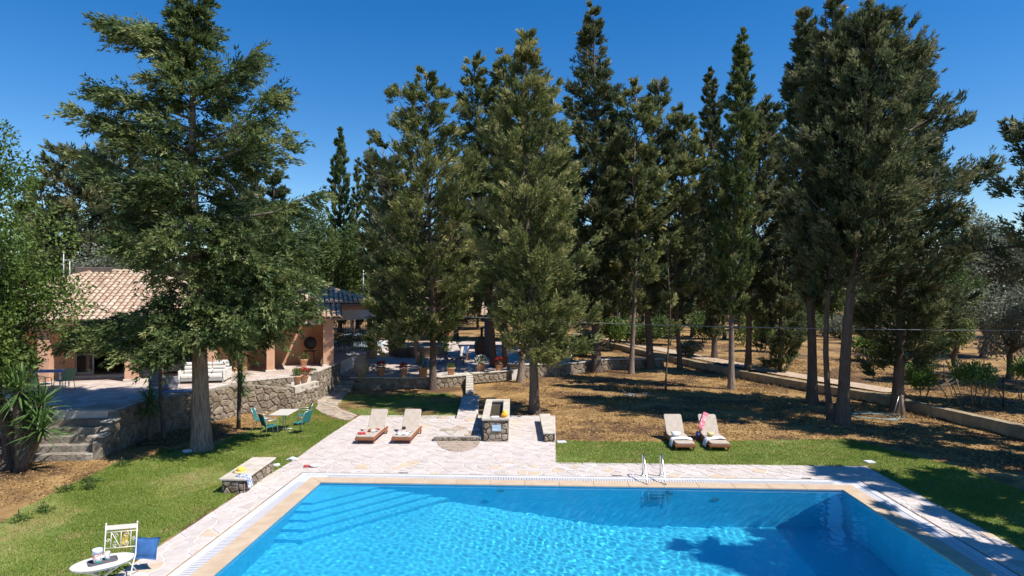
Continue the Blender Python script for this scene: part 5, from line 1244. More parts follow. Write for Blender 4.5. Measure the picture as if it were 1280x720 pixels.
gs = thing('drinking_glass', 'orange printed tumbler on the grey tray beside the jug', 'glass', Vector((-7.20, 10.98, .753)) + c_ @ Vector((.07, .03, 0)))
MB().lathe([(0, 0), (.034, 0), (.036, .008), (.048, .135), (.044, .135), (.033, .01), (0, .01)], n=18).obj('glass_body', m_printg, gs)
MB().lathe([(0, .10), (.043, .10)], n=16).obj('drink', M('drink', (.25, .22, .20), .2), gs)
wc = thing('white_iron_chair', 'white wrought-iron folding chair with scrolled back and rusty corner at the oval table', 'chair', (-7.50, 11.9, .02), R(14))
# faces -y: the back stands at y=+.05, the seat comes towards the camera
bw = .27
pl_, pr_ = (-bw, .06), (bw, .06)
for s in (-1, 1):
    top = [(s * bw, .06, .42), (s * bw, .10, .66), (s * bw, .16, .98)]
    MB().tube([(s * bw, -.34, 0), (s * bw, -.08, .30)] + top, .013, 7).obj('back_post', m_creamw, wc)
    MB().tube([(s * (bw - .03), .26, 0), (s * (bw - .03), -.30, .44)], .012, 7).obj('leg', m_creamw, wc)
    v, f = blob((s * bw, .165, 1.0), (.02, .02, .022), 1, 8, 6, 0); MB().add(v, f, smooth=True).obj('finial', m_creamw, wc)
MB().box((0, .155, .93), (2 * bw - .02, .02, .085), rot=Matrix.Rotation(R(-10), 3, 'X'), ch=.004).obj('top_slat', m_creamw, wc)
MB().beam((bw + .004, .152, .86), (bw + .004, .168, .98), .03, .03).obj('rust_patch', m_rust, wc)
MB().tube([(-bw, .135, .85), (bw, .135, .85)], .009, 6).obj('cross_bar', m_creamw, wc); MB().tube([(-bw, .09, .56), (bw, .09, .56)], .009, 6).obj('cross_bar', m_creamw, wc)
for x0, x1 in ((-.17, -.17), (0, 0), (.17, .17), (-.17, 0), ):
    MB().tube([(x0, .135, .85), (x1, .09, .56)], .007, 6).obj('spindle', m_creamw, wc)
def scroll(cx, cz, r, d, a0=0):
    pts = []
    for k in range(22):
        a = a0 + d * k * .42; rr = r * (1 - k / 26); z = cz + rr * math.sin(a); pts.append((cx + rr * math.cos(a), .09 + (z - .56) * .155, z))
    return pts
for cx, cz, d, a0 in ((-.085, .79, 1, 1.5), (.085, .79, -1, 1.5), (-.085, .63, -1, -1.5), (.085, .63, 1, -1.5), (-.22, .70, 1, 0), (.22, .70, -1, PI)):
    MB().tube(scroll(cx, cz, .055 if abs(cx) < .2 else .035, d, a0), .006, 5).obj('scroll', m_creamw, wc)
MB().prism([(x, y - .20) for x, y in rrect(.56, .46, .07)], .435, .455, bev=.006).obj('seat', m_creamw, wc)
bb = thing('blue_cushion', 'square navy cushion leaning against the back of the white iron chair', 'cushion', (-7.36, 12.20, .46), R(12))
mb = MB(); vs = []; fs = []; n = 9
for sgn in (-1, 1):
    for i in range(n):
        for j in range(n):
            u, v_ = i / (n - 1) * 2 - 1, j / (n - 1) * 2 - 1; k = (1 - u ** 4) * (1 - v_ ** 4)
            vs.append((u * (.22 - .02 * (1 - abs(v_))), sgn * (.006 + .06 * k), v_ * (.21 - .02 * (1 - abs(u)))))
for s in (0, 1):
    for i in range(n - 1):
        for j in range(n - 1):
            a = s * n * n + i * n + j; q = (a, a + n, a + n + 1, a + 1); fs.append(q if s == 0 else q[::-1])
edge = [i * n for i in range(n)] + [(n - 1) * n + j for j in range(1, n)] + [i * n + n - 1 for i in range(n - 2, -1, -1)] + [j for j in range(n - 2, 0, -1)]
for a, b in zip(edge, edge[1:] + edge[:1]): fs.append((a, b, b + n * n, a + n * n))
mb.add(vs, fs, smooth=True); o = mb.obj('pad', m_blue, bb); o.location = (.18, .0, .0); o.rotation_euler = (R(-16), R(8), R(6))
drape('yellow_towel', 'yellow cloth hanging behind the scrolls of the white iron chair', (-7.50, 12.10, 0), R(85), .14, [(-.05, .54), (-.02, .66), (.03, .78), (.06, .86)], m_yellow, 'cloth', 4)
mt_ = sheet('terracotta_mat', [(-7.62, 10.9), (-7.2, 10.75), (-7.0, 11.3), (-7.4, 11.5)], .045, m_tiledark, kind=None, thick=.02); tag(mt_, 'dark brown mat lying under the white table at the paving edge', 'mat')

# ================================================================== POTS AND URNS
def pot(label, loc, r=.2, h=.38, mat=None, plant=None, n=900, seed=1, name='flower_pot', group=None, ph=.35, pr_=.3, flower=None, cat='flowerpot'):
    t = thing(name, label, cat, loc, group=group)
    o = MB().lathe([(0, 0), (r * .68, 0), (r * .95, h * .82), (r * 1.08, h * .83), (r * 1.1, h), (r * .96, h), (r * .92, h * .9), (0, h * .9)], n=18).obj('pot', mat or m_terra, t)
    if plant:
        rng = np.random.default_rng(seed); d = unit(rng.normal(0, 1, (n, 3)) + [0, 0, .4])
        pos = np.array([0, 0, h + ph * .35]) + d * np.array([pr_, pr_, ph * .6]) * (rng.random((n, 1)) ** .5)
        s = .075 if plant != 'yu' else .22
        leaf_obj('plant', pos, d + rng.normal(0, .5, (n, 3)), rng.normal(0, 1, (n, 3)), s * (.7 + .6 * rng.random(n)), s * .55 if plant != 'yu' else .03, rng.normal(.45, .2, n), LEAF[plant], t, quad=True)
        if flower:
            m_ = 160; d = unit(rng.normal(0, 1, (m_, 3)) + [0, 0, .8]); pos = np.array([0, 0, h + ph * .45]) + d * np.array([pr_, pr_, ph * .6])
            leaf_obj('flowers', pos, d + rng.normal(0, .8, (m_, 3)), rng.normal(0, 1, (m_, 3)), .08, .07, rng.random(m_), LEAF[flower], t, quad=True, kind='stuff')
    return t
gP = 'terracotta pots along the low terrace wall'
def onw(px, py): p = P(px, py, .66); return (p.x, p.y, .66)
ur = thing('clay_urn', 'big bulging old clay urn at the top of the terrace steps', 'urn', onw(452, 471.3))
MB().lathe([(0, 0), (.20, 0), (.24, .05), (.38, .35), (.42, .62), (.40, .85), (.30, 1.05), (.19, 1.15), (.20, 1.2), (.23, 1.22), (.23, 1.26), (.17, 1.26), (.15, 1.1), (0, 1.1)], n=24).obj('urn_body', m_urn, ur)
pot('terracotta pot with dark reddish plant right of the big clay urn', onw(476.5, 470.8), .25, .52, plant='yu', flower='fr', n=120, seed=2, group=gP, ph=.3, pr_=.22)
pot('small terracotta pot with red-brown plant, second right of the urn', onw(504.5, 471), .2, .40, plant='bg', flower='fr', n=220, seed=3, group=gP, ph=.35, pr_=.2)
pot('terracotta pot with tall spiky plant in front of the pale grey trunk', onw(528.8, 471.2), .28, .56, plant='yu', n=160, seed=4, group=gP, ph=.6, pr_=.2)
pot('round terracotta pot with low green plant right of the dark trunk', onw(563.7, 468.5), .24, .42, plant='bg', n=260, seed=5, group=gP, ph=.25, pr_=.22)
pot('terracotta pot of leafy green with white flowers on the wall corner', onw(601, 465.0), .27, .48, plant='br', flower='fw', n=700, seed=6, group=gP, ph=.5, pr_=.36)
pot('terracotta pot with bright red flowers beside the twin trunks', onw(624, 464.2), .24, .42, plant='bg', flower='fr', n=500, seed=7, group=gP, ph=.4, pr_=.3)
gG = 'pots at the corner of the villa terrace'
def onl(px, py, z=1.04): p = P(px, py, z); return (p.x, p.y, z)
pot('terracotta pot with pale yellow-green plant at the terrace wall corner', onl(371, 480.5, .98), .20, .42, plant='br', n=420, seed=8, group=gG, ph=.4, pr_=.22)
pot('terracotta pot of bright red geraniums at the terrace wall corner', onl(379.5, 478, 1.0), .24, .36, plant='bg', flower='fr', n=420, seed=9, group=gG, ph=.32, pr_=.3)
pot('square-looking pot with dark low plant right of the red geraniums', onl(389, 475, 1.0), .30, .42, plant='bg', n=320, seed=10, group=gG, ph=.15, pr_=.26)
gC = 'potted shrubs in front of the iron railing'
for k, (a, b, s, fl_, lb) in enumerate([(422.5, 452.5, .30, None, 'left potted shrub before the railing, nearest the villa pillar'), (439.5, 450.5, .34, 'fw', 'potted shrub with white flowers in front of the parked car'), (455, 449.8, .34, None, 'right potted shrub before the railing, beside the brick pillar')]):
    p = P2(a, b); pot(lb, (p.x, p.y, Z2(p.y)), s, .6, plant='bg', flower=fl_, n=1500, seed=20 + k, group=gC, ph=1.5, pr_=.62)
p = P(380, 458, ZT + .01); pot('small flowerpot standing by the salmon wall under the round ornament', (p.x, p.y, ZT + .01), .2, .38, plant='bg', n=200, seed=30)
p = P(387, 456, ZT + .01); t = thing('garden_stand', 'small dark stand with a round ornament against the salmon porch wall', 'stand', (p.x, p.y, ZT + .01))
for s in (-1, 1): MB().tube([(s * .3, 0, 0), (s * .2, .05, .75)], .025, 6).obj('leg', m_iron, t)
MB().box((0, .03, .77), (.6, .3, .05)).obj('shelf', m_iron, t); o = MB().lathe([(0, -.05), (.30, -.05), (.36, 0), (.30, .05), (0, .05)], n=22).obj('disc', m_iron, t); o.location = (0, .1, 1.2); o.rotation_euler = (PI / 2, 0, 0)
o = MB().lathe([(0, -.06), (.15, -.06), (.15, -.052)], n=16).obj('disc_boss', m_urn, t); o.location = (0, .1, 1.2); o.rotation_euler = (PI / 2, 0, 0)
p = P(408, 456.5, ZT); o = MB().lathe([(0, 0), (.10, 0), (.18, .18), (.16, .36), (.09, .48), (.12, .52), (0, .52)], n=16).obj('small_jar', m_urn); o.location = (p.x, p.y - .5, ZT + .01); tag(o, 'small clay jar at the foot of the villa corner pillar', 'jar')
# far jar and grey pillar, deck chairs, round planter
p = P2(602, 446); t = thing('storage_jar', 'large brown clay jar standing by the dark grey pillar', 'jar', (p.x, p.y, Z2(p.y)))
MB().lathe([(0, 0), (.26, 0), (.48, .35), (.56, .75), (.48, 1.1), (.28, 1.32), (.22, 1.4), (.26, 1.46), (.2, 1.46), (.16, 1.3), (0, 1.3)], n=22).obj('jar_body', M('brown_clay', (.16, .08, .05), .7, (.11, .06, .04), 5), t)
MB().tube([(0, 0, 1.4), (.02, 0, 2.1)], .09, 7).obj('wooden_bat', m_iron, t)
p = P2(611, 446.3); t = thing('grey_pillar', 'dark grey square pillar carrying the small pergola beside the jar', 'pillar', (p.x, p.y, Z2(p.y)))
MB().box((0, 0, 1.5), (.62, .62, 3.0), ch=.02).obj('shaft', M('grey_paint', (.10, .11, .14), .8), t)
p = P2(632, 440); t = thing('lean_to_roof', 'small shed roof of reddish tiles glimpsed behind the twin trunks', 'roof', (p.x + .2, p.y + 2.5, Z2(p.y)))
MB().add([(-2.2, -1.5, 2.75), (2.6, -1.5, 2.75), (2.6, 1.8, 3.7), (-2.2, 1.8, 3.7), (-2.2, -1.5, 2.6), (2.6, -1.5, 2.6), (2.6, 1.8, 3.55), (-2.2, 1.8, 3.55)], [(0, 1, 2, 3), (7, 6, 5, 4), (4, 5, 1, 0), (5, 6, 2, 1), (7, 4, 0, 3), (6, 7, 3, 2)]).obj('roof_deck', m_tiledark, t)
mt = MB(); tile_slope(mt, Vector((-2.2, -1.5, 2.77)), Vector((2.6, -1.5, 2.77)), [Vector((-2.2, -1.5, 2.77)), Vector((2.6, -1.5, 2.77)), Vector((2.6, 1.8, 3.72)), Vector((-2.2, 1.8, 3.72))], seed=77); mt.obj('roof_tiles', m_tile, t, kind='stuff')
for x in (-1.9, 2.3): MB().box((x, 1.2, 1.6), (.16, .16, 3.3)).obj('post', m_teak, t)
p = P2(523, 443); t = thing('round_planter', 'low round dark stone planter on the tree terrace behind the pots', 'planter', (p.x, p.y, Z2(p.y)))
MB().lathe([(0, 0), (2.15, 0), (2.2, .62), (2.3, .64), (2.3, .74), (1.9, .74), (1.88, .6), (0, .6)], n=30).obj('planter_wall', m_pwall, t)
def deck_chair(label, loc, rz, towel=None):
    t = thing('deck_chair', label, 'deck chair', loc, rz, 'folding deck chairs on the tree terrace')
    for s in (-.3, .3):
        MB().beam((s, -.55, .02), (s, .55, 1.0), .03, .045).obj('back_rail', m_teak, t); MB().beam((s * .9, .5, .02), (s * .9, -.50, .42), .03, .045).obj('seat_rail', m_teak, t)
        MB().beam((s, -.35, .46), (s, .28, .62), .05, .025).obj('armrest', m_teak, t); MB().beam((s, .25, .62), (s, .52, .02), .025, .035).obj('rear_strut', m_teak, t)
    o = MB().add([(-.27, -.46, .40), (.27, -.46, .40), (.27, .0, .30), (-.27, .0, .30), (.27, .52, .97), (-.27, .52, .97)], [(0, 1, 2, 3), (3, 2, 4, 5)]).obj('canvas', m_cushw if towel else m_tray, t)
    so = o.modifiers.new('solid', 'SOLIDIFY'); so.thickness = .012
    MB().beam((-.3, .54, 1.0), (.3, .54, 1.0), .04, .04).obj('top_bar', m_teak, t)
    return t
p = P2(559, 455.5); deck_chair('left folding deck chair of the two, turned sideways with dark canvas', (p.x, p.y, Z2(p.y) + .01), R(70))
p = P2(579, 452); dc = deck_chair('deck chair facing the pool with a dark blue towel over its white canvas', (p.x, p.y + .3, Z2(p.y) + .01), R(-8), 1)
drape('navy_towel', 'dark blue towel hung over the canvas of the front-facing deck chair', (p.x + .07, p.y + .30, Z2(p.y) + .01), R(82), .26, [(-.2, .56), (0, .36), (.1, .42), (.3, .68), (.50, .97), (.55, 1.04), (.6, .98), (.62, .7)], m_blue, 'towel', 6)
p = P2(575, 456.5); t = thing('low_table', 'small low wooden table in front of the deck chairs', 'table', (p.x, p.y, Z2(p.y) + .01), R(10))
MB().box((0, 0, .43), (.6, .5, .04), ch=.006).obj('tabletop', m_teak, t)
for x in (-.25, .25):
    for y in (-.2, .2): MB().box((x, y, .2), (.05, .05, .42)).obj('leg', m_teak, t)
p = P2(556, 428); t = thing('parked_scooter', 'dark scooter with red tail parked at the back of the tree terrace', 'scooter', (p.x, p.y, Z2(p.y)), R(60))
for x in (-.6, .6):
    wh = MB().lathe([(0, -.05), (.2, -.05), (.25, 0), (.2, .05), (0, .05)], n=16).obj('wheel', m_rubber, t); wh.location = (x, 0, .25); wh.rotation_euler = (PI / 2, 0, 0)
MB().prism([(-.75, -.14), (-.2, -.18), (.1, -.12), (.1, .12), (-.2, .18), (-.75, .14)], .35, .75, bev=.05).obj('body', m_iron, t); MB().box((.05, 0, .3), (.7, .3, .08), ch=.02).obj('footboard', m_iron, t)
MB().beam((.62, 0, .3), (.42, 0, 1.0), .1, .3).obj('leg_shield', m_red, t); MB().beam((.42, -.3, 1.05), (.42, .3, 1.05), .04, .04).obj('handlebar', m_iron, t); MB().box((-.35, 0, .8), (.6, .28, .09), ch=.03).obj('seat', m_rubber, t)

# ================================================================== TERRACE FURNITURE
def sofa(label, loc, rz, L, mat, name='garden_sofa', cat='sofa', n=3):
    t = thing(name, label, cat, loc, rz)                      # faces -y
    MB().box((0, 0, .16), (L, .75, .10), ch=.02).obj('frame', m_alu, t)
    for s in (-1, 1):
        MB().box((s * (L / 2 - .03), -.02, .33), (.07, .7, .5), ch=.03).obj('armrest', mat, t)
        for y in (-.32, .32): MB().box((s * (L / 2 - .06), y, .06), (.05, .05, .12)).obj('leg', m_alu, t)
    w_ = (L - .14) / n
    for k in range(n):
        x = -L / 2 + .07 + w_ * (k + .5)
        MB().box((x, -.05, .30), (w_ - .02, .62, .18), ch=.05).obj('seat_cushion', mat, t)
        for j in range(3): MB().box((x, .25 + j * .025, .48 + j * .16), (w_ - .02, .16, .165), ch=.055).obj('back_cushion', mat, t)
    return t
p = P(243, 479, ZT); sofa('white cushioned sofa on the villa terrace, left behind the big trunk', (p.x + .3, p.y + .2, ZT + .01), R(12), 1.9, m_cushw)
p = P(271, 476, ZT); sofa('white cushioned armchair showing just right of the big trunk', (p.x, p.y + .3, ZT + .01), R(5), .85, m_cushw, 'garden_armchair', 'armchair', 1)
p = P(200, 489, ZT); sofa('grey upholstered armchair left of the white sofa, back to the lawn', (p.x, p.y + .2, ZT + .01), R(150), .95, m_cushg, 'garden_armchair', 'armchair', 1)
v, f = blob((0, 0, 0), (.16, .12, .14), 3, amp=.2); o = MB().add(v, f, smooth=True).obj('white_pillow', m_towel); o.location = (p.x - .1, p.y + .1, ZT + .86); tag(o, 'white pillow on top of the grey armchair', 'pillow')
p = P(215, 489, ZT); o = MB().box((0, 0, .03), (2.3, .5, .05), ch=.012).obj('pool_mat', m_matblue); o.location = (p.x + .2, p.y - .2, ZT + .012); o.rotation_euler = (0, 0, .12); tag(o, 'blue-grey mat at the terrace edge before the grey armchair', 'mat')
gc = arm_chair('pale green plastic armchair by the terrace table at the far left', 'green chairs on the villa terrace', m_green, m_green)
p = P(80, 489, ZT); gc.location = (p.x, p.y, ZT + .01); gc.rotation_euler = (0, 0, R(165)); gc.scale = (1.05, 1.05, 1.05)
g2 = copy_tree(gc); tag(g2, 'green plastic armchair half hidden behind the yucca leaves'); p = P(53, 494, ZT); g2.location = (p.x, p.y, ZT + .01); g2.rotation_euler = (0, 0, R(60))
p = P(60, 486, ZT); t = thing('terrace_table', 'long terrace table with bluish top beside the green plastic chairs', 'table', (p.x - .3, p.y + .1, ZT + .01), R(8))
MB().box((0, 0, .72), (1.9, .8, .04), ch=.01).obj('tabletop', m_matblue, t)
for x in (-.85, .85):
    for y in (-.33, .33): MB().box((x, y, .35), (.05, .05, .7)).obj('leg', m_alu, t)

# ================================================================== YUCCAS AND SHRUBS
def yucca(label, base, stems, L=.75, seed=1, nl=90, wd=.055, mat='yu', group='yuccas at the villa terrace', r=.07):
    t = thing('yucca_plant', label, 'yucca', base, 0, group); rng = np.random.default_rng(seed)
    for (dx, dy, h) in stems:
        pts = [Vector((dx * k, dy * k, h * k ** 1.0)) + Vector((rng.normal(0, .02), rng.normal(0, .02), 0)) for k in (0, .25, .5, .75, 1)]
        MB().tube(pts, [r * 1.4, r * 1.1, r, r, r * .8], 8).obj('stem', m_bark, t)
        az = rng.uniform(0, 2 * PI, nl); el = np.radians(rng.uniform(-45, 88, nl)); l = L * (.75 + .35 * rng.random(nl)) * (1 - .15 * (el < 0))
        d = np.stack([np.cos(az) * np.cos(el), np.sin(az) * np.cos(el), np.sin(el)], 1)
        base_ = np.array([dx, dy, h]) - np.array([[0, 0, 1]]) * (rng.random((nl, 1)) * .25) * (1 - np.sin(np.maximum(el, 0)))[:, None]
        wv = unit(np.cross(d, [0, 0, 1.0]) + rng.normal(0, .25, (nl, 3))); V = []; Fc = []; seg = 4
        for i in range(nl):
            b = len(V)
            for s in range(seg + 1):
                u = s / seg; c = base_[i] + d[i] * l[i] * u + np.array([0, 0, -.22 * l[i] * u * u * math.cos(el[i])]); w_ = wd * (1 - u) ** .6 * (.55 + .9 * min(1, u * 3)) / 1.2
                V += [tuple(c - wv[i] * w_ / 2), tuple(c + wv[i] * w_ / 2 + np.array([0, 0, .0]))]
            for s in range(seg): Fc.append((b + 2 * s, b + 2 * s + 1, b + 2 * s + 3, b + 2 * s + 2))
        tn = []
        tt = rng.normal(.5, .2, nl)
        m_ = MB(); m_.v = V; m_.f = Fc; m_.m = [0] * len(Fc); m_.t = [float(np.clip(tt[i // seg], 0, 1)) for i in range(len(Fc))]; m_.sm = [False] * len(Fc)
        m_.obj('leaves', LEAF[mat], t)
    return t
p = PG(26, 589); yucca('big yucca with long sword leaves at the far left by the garden stairs', (p.x, p.y, 0), [(.5, .1, 2.0), (-.1, .3, 1.7), (.75, -.15, 1.35), (.1, -.2, 2.5)], 1.0, 1, 110, .075, r=.14)
p = PG(188, 552); yucca('dark yucca in the shade against the retaining wall, left of the big trunk', (p.x, p.y, 0), [(0, 0, 1.45)], .8, 2, 120, .06, r=.09)
p = PG(298, 536); yucca('tall thin-stemmed yucca in front of the wall right of the big trunk', (p.x, p.y, 0), [(.12, 0, 2.35), (.0, .05, 3.1), (.1, 0, 1.7)], .62, 3, 80, .05, r=.05)
p = PG(1216, 503); broadleaf('round oleander bush with many bare stems and white-tipped leaves beyond the kerb', tuple(p), 1.9, 1.05, .9, 1.35, .55, N=2600, leaf=.17, seed=201, lm='ns', r0=.03, K=18, cr=.42, name='oleander_bush', cat='bush', trunks=8, lw=.28, group='bushes beyond the kerb', bark=M('shrub_stem', (.30, .20, .10), .9), stem='stems', foliage='leaves', up=.8)
p = PG(1283, 500); broadleaf('oleander bush cut off by the right edge', tuple(p), 1.9, .9, .9, 1.35, .55, N=2200, leaf=.17, seed=202, lm='ns', r0=.03, K=16, cr=.42, name='oleander_bush', cat='bush', trunks=6, lw=.28, group='bushes beyond the kerb', bark=bpy.data.materials['shrub_stem'], stem='stems', foliage='leaves', up=.8)
p = PG(1148, 497); broadleaf('bright green shrub behind the low-skirted cypress trunk', tuple(p), 1.7, .9, .8, 1.1, .7, N=2400, leaf=.13, seed=203, lm='ns', r0=.03, K=14, cr=.4, name='green_shrub', cat='bush', trunks=4, group='bushes beyond the kerb', bark=bpy.data.materials['shrub_stem'], stem='stems', foliage='leaves')
p = PG(1160, 488); t = thing('bare_shrub', 'leafless pale branches fanning out beside the bright green shrub', 'shrub', tuple(p), 0)
rgx = random.Random(4); mb = MB()
for k in range(9):
    a = rgx.uniform(-.2, 1.2); q = Vector((0, 0, 0)); pts = [q.copy()]
    for s in range(5): q = q + Vector((math.cos(a) * .34, rgx.uniform(-.12, .12), math.sin(a) * .34 + .1)); a += rgx.uniform(-.2, .25); pts.append(q.copy())
    mb.tube(pts, [.03, .024, .018, .013, .009, .005], 5)
mb.obj('branches', m_barkpale, t)
gSh = 'scrub in the dry field behind the grove'
for i, (a, b, h, r_, lm_, lb) in enumerate([(790, 436, 2.6, 1.9, 'bg', 'low green bush beside the path behind the grey-green cypress'), (765, 432, 2.4, 1.6, 'br', 'bright bush right of the tallest dark cypress'), (835, 432, 2.6, 2.0, 'bg', 'dark scrub behind the sapling'), (880, 428, 3.0, 2.2, 'bg', 'thorny scrub left of the split pale trunk'), (862, 446, 1.2, 1.0, 'ol', 'dead branch pile near the split pale trunk'),
        (1090, 452, 2.2, 1.5, 'br', 'bush between the thickest trunk and the skirted cypress'), (1000, 425, 2.8, 2.2, 'bg', 'field scrub behind the slim pointed cypress'), (1130, 430, 2.5, 2.0, 'bg', 'scrub in the field right of the giant group'), (1050, 425, 2.2, 2.2, 'ol', 'grey scrub behind the thickest trunk'), (950, 440, 2.4, 1.8, 'br', 'yellow-green bush behind the black trunk'),
        (690, 440, 2.2, 1.6, 'bg', 'bush behind the broken garden wall'), (730, 445, 1.8, 1.2, 'bg', 'dark shrub at the foot of the tallest dark cypress'), (1240, 425, 2.4, 2.0, 'ol', 'grey scrub below the silvery olive'), (1180, 440, 1.6, 1.4, 'bg', 'low scrub behind the oleander bush')]):
    p = PG(a, b); broadleaf(lb, tuple(p), h, r_, r_ * .8, h * .55, h * .45, N=2600, leaf=.0042 * p.y, seed=220 + i, lm=lm_, r0=.05, K=14, cr=.42, name='scrub_bush', cat='bush', trunks=3, group=gSh, stem='stems', foliage='leaves')
for i, (a, b, s) in enumerate([(23, 652, .30), (55, 641, .28), (80, 615, .30), (112, 604, .30), (110, 612, .28), (152, 583, .34), (205, 566, .3)]):
    p = P(a, b); broadleaf(['low green weed at the bottom left lawn edge', 'green weed tuft on the lawn border, second from the left', 'weed tuft beside the bare earth left of centre lawn', 'taller weed in the lawn border', 'weed just below the taller lawn weed', 'leafy weed below the garden stairs', 'weed near the foot of the big trunk'][i], (p.x, p.y, 0), .3, s, s * .8, .08, .09, N=260, leaf=.06, seed=240 + i, lm='br', r0=.008, K=8, cr=.5, name='weed_plant', cat='weed', group='weeds along the lawn edge', stem='stem', foliage='leaves')
p = PG(560, 488)
# ================================================================== KERB WALL, FIELD PATH, WIRE FENCE, CABLE
kb = thing('kerb_wall', 'long low earth-coloured retaining kerb curving behind the right-hand trees', 'wall')
rgx = random.Random(6)
for i in range(1, len(CURB) - 1):
    a, b = Vector((*CURB[i], 0)), Vector((*CURB[i + 1], 0)); L = (b - a).length; d = (b - a) / L; n_ = max(1, int(L / 1.6))
    for k in range(n_):
        p0, p1 = a + d * L * k / n_, a + d * L * (k + 1) / n_; zz = G(p0.x - 1, p0.y) ; zz1 = G(p1.x - 1, p1.y)
        nn = Vector((d.y, -d.x, 0)) * .22
        j = rgx.uniform(-.02, .02)
        v = [p0 - nn, p1 - nn, p1 + nn * .9, p0 + nn * .9]
        mb = MB(); mb.add([Vector((q.x, q.y, -.3)) for q in v] + [Vector((q.x, q.y, z_ + .47 + j)) for q, z_ in zip(v, (zz, zz1, zz1, zz))], [(3, 2, 1, 0), (4, 5, 6, 7), (0, 1, 5, 4), (1, 2, 6, 5), (2, 3, 7, 6), (3, 0, 4, 7)] if area([(q.x, q.y) for q in v]) > 0 else [(0, 1, 2, 3), (7, 6, 5, 4), (4, 5, 1, 0), (5, 6, 2, 1), (6, 7, 3, 2), (7, 4, 0, 3)])
        mb.obj('kerb_section', m_curb, kb)
def strip(name, pts, wd, dz, mat):
    mb = MB(); vs = []; fs = []
    for i, (x, y) in enumerate(pts):
        a = Vector(pts[max(0, i - 1)]); b = Vector(pts[min(len(pts) - 1, i + 1)]); d = (b - a).normalized(); n_ = Vector((-d.y, d.x))
        for s in (-1, 0, 1): q = Vector((x, y)) + n_ * s * wd / 2; vs.append((q.x, q.y, G(q.x, q.y) + dz))
    for i in range(len(pts) - 1): a = i * 3; fs += [(a, a + 3, a + 4, a + 1), (a + 1, a + 4, a + 5, a + 2)]
    mb.add(vs, fs); o = mb.obj(name, mat); o['kind'] = 'structure'; return o
strip('field_path', [(7.0, 70), (9.8, 58), (13.2, 46), (16.6, 37.4), (19.2, 31.2)][::-1], 1.5, .07, M('pale_track', (.50, .38, .28), .95, (.40, .30, .2), 2, bump=.5))
fc = thing('wire_fence', 'wire fence on thin dark posts in the shaded field at the right', 'fence')
fp = [PG(a, b) for a, b in ((1340, 517), (1254, 509), (1180, 486), (1128, 470), (1080, 460), (1035, 455), (990, 450))]
for p in fp: MB().tube([p + Vector((0, 0, -.1)), p + Vector((0, 0, 1.35))], .028, 6).obj('post', m_iron, fc)
for h in (.3, .75, 1.2):
    for a, b in zip(fp, fp[1:]): MB().tube([a + Vector((0, 0, h)), b + Vector((0, 0, h))], .006, 4, cap=False).obj('wire', m_frame, fc)
a = PD(548, 394, 37); b = PD(1500, 413, 21.5); pts = []
for k in range(41):
    t_ = k / 40; q = a.lerp(b, t_); q.z -= .30 * 4 * t_ * (1 - t_) * .9; pts.append(q)
cb = MB().tube(pts, .012, 5).obj('overhead_cable', m_cable); tag(cb, 'thin grey cable strung across the grove in front of the trunks', 'cable')
# hose and pale stake by the skirted cypress
hz = []
for k in range(50):
    a_ = k * .42; c0 = PG(1085, 521); hz.append((c0.x + (.9 + .25 * math.sin(k * .7)) * math.cos(a_) + k * .012, c0.y + (.7 + .2 * math.cos(k * .9)) * math.sin(a_), .035 + .01 * math.sin(k)))
tag(MB().tube(hz, .016, 5).obj('garden_hose', m_hose), 'grey-green garden hose coiled on the ground between the right-hand trunks', 'hose')
p = PG(1127, 521); t = thing('wooden_stake', 'pale leaning stake with a thin strut at the low-skirted cypress', 'stake', tuple(p))
MB().tube([(0, 0, -.1), (.02, 0, .95)], .06, 7).obj('stake', m_barkpale, t); MB().tube([(-.45, -.1, 0), (-.12, 0, .9)], .015, 5).obj('strut', m_alu, t)
p = PG(790, 496); 
mb = MB(); rgx = random.Random(8)
for k in range(26):
    q = Vector((rgx.gauss(0, .5), rgx.gauss(0, .3), rgx.uniform(.02, .12))); d = Vector((rgx.uniform(-1, 1), rgx.uniform(-.6, .6), rgx.uniform(-.05, .2))).normalized() * rgx.uniform(.2, .6); mb.tube([q, q + d], .009, 4, cap=False)
o = mb.obj('dead_twigs', m_alu); o.location = p; tag(o, 'heap of pale dead twigs on the brown earth near the sapling', 'twigs')

# ================================================================== GRASS AND LITTER
def scatter(poly, n, seed, z=None):
    rng = np.random.default_rng(seed); xs = [p[0] for p in poly]; ys = [p[1] for p in poly]; X = np.zeros(0); Y = np.zeros(0)
    while len(X) < n:
        x = rng.uniform(max(min(xs), -24), min(max(xs), 27), n * 2); y = rng.uniform(max(min(ys), 8), min(max(ys), 60), n * 2)
        k = np_inside(poly, x, y); X = np.concatenate([X, x[k]]); Y = np.concatenate([Y, y[k]])
    return X[:n], Y[:n]
def pnoise(X, Y, s):
    r = np.random.default_rng(int(s * 1000)); o = np.zeros(len(X)); amp = 1.0; tot = 0
    for k in range(7):
        for _ in range(3):
            a = r.uniform(0, 6.28); f = s * 1.7 ** k * r.uniform(.8, 1.25)
            o += amp * np.sin(f * (X * math.cos(a) + Y * math.sin(a)) + r.uniform(0, 6.28) + 1.3 * np.sin(f * .6 * (X * math.sin(a) - Y * math.cos(a)) + r.uniform(0, 6.28))); tot += amp
        amp *= .72
    return o / tot * 2.6
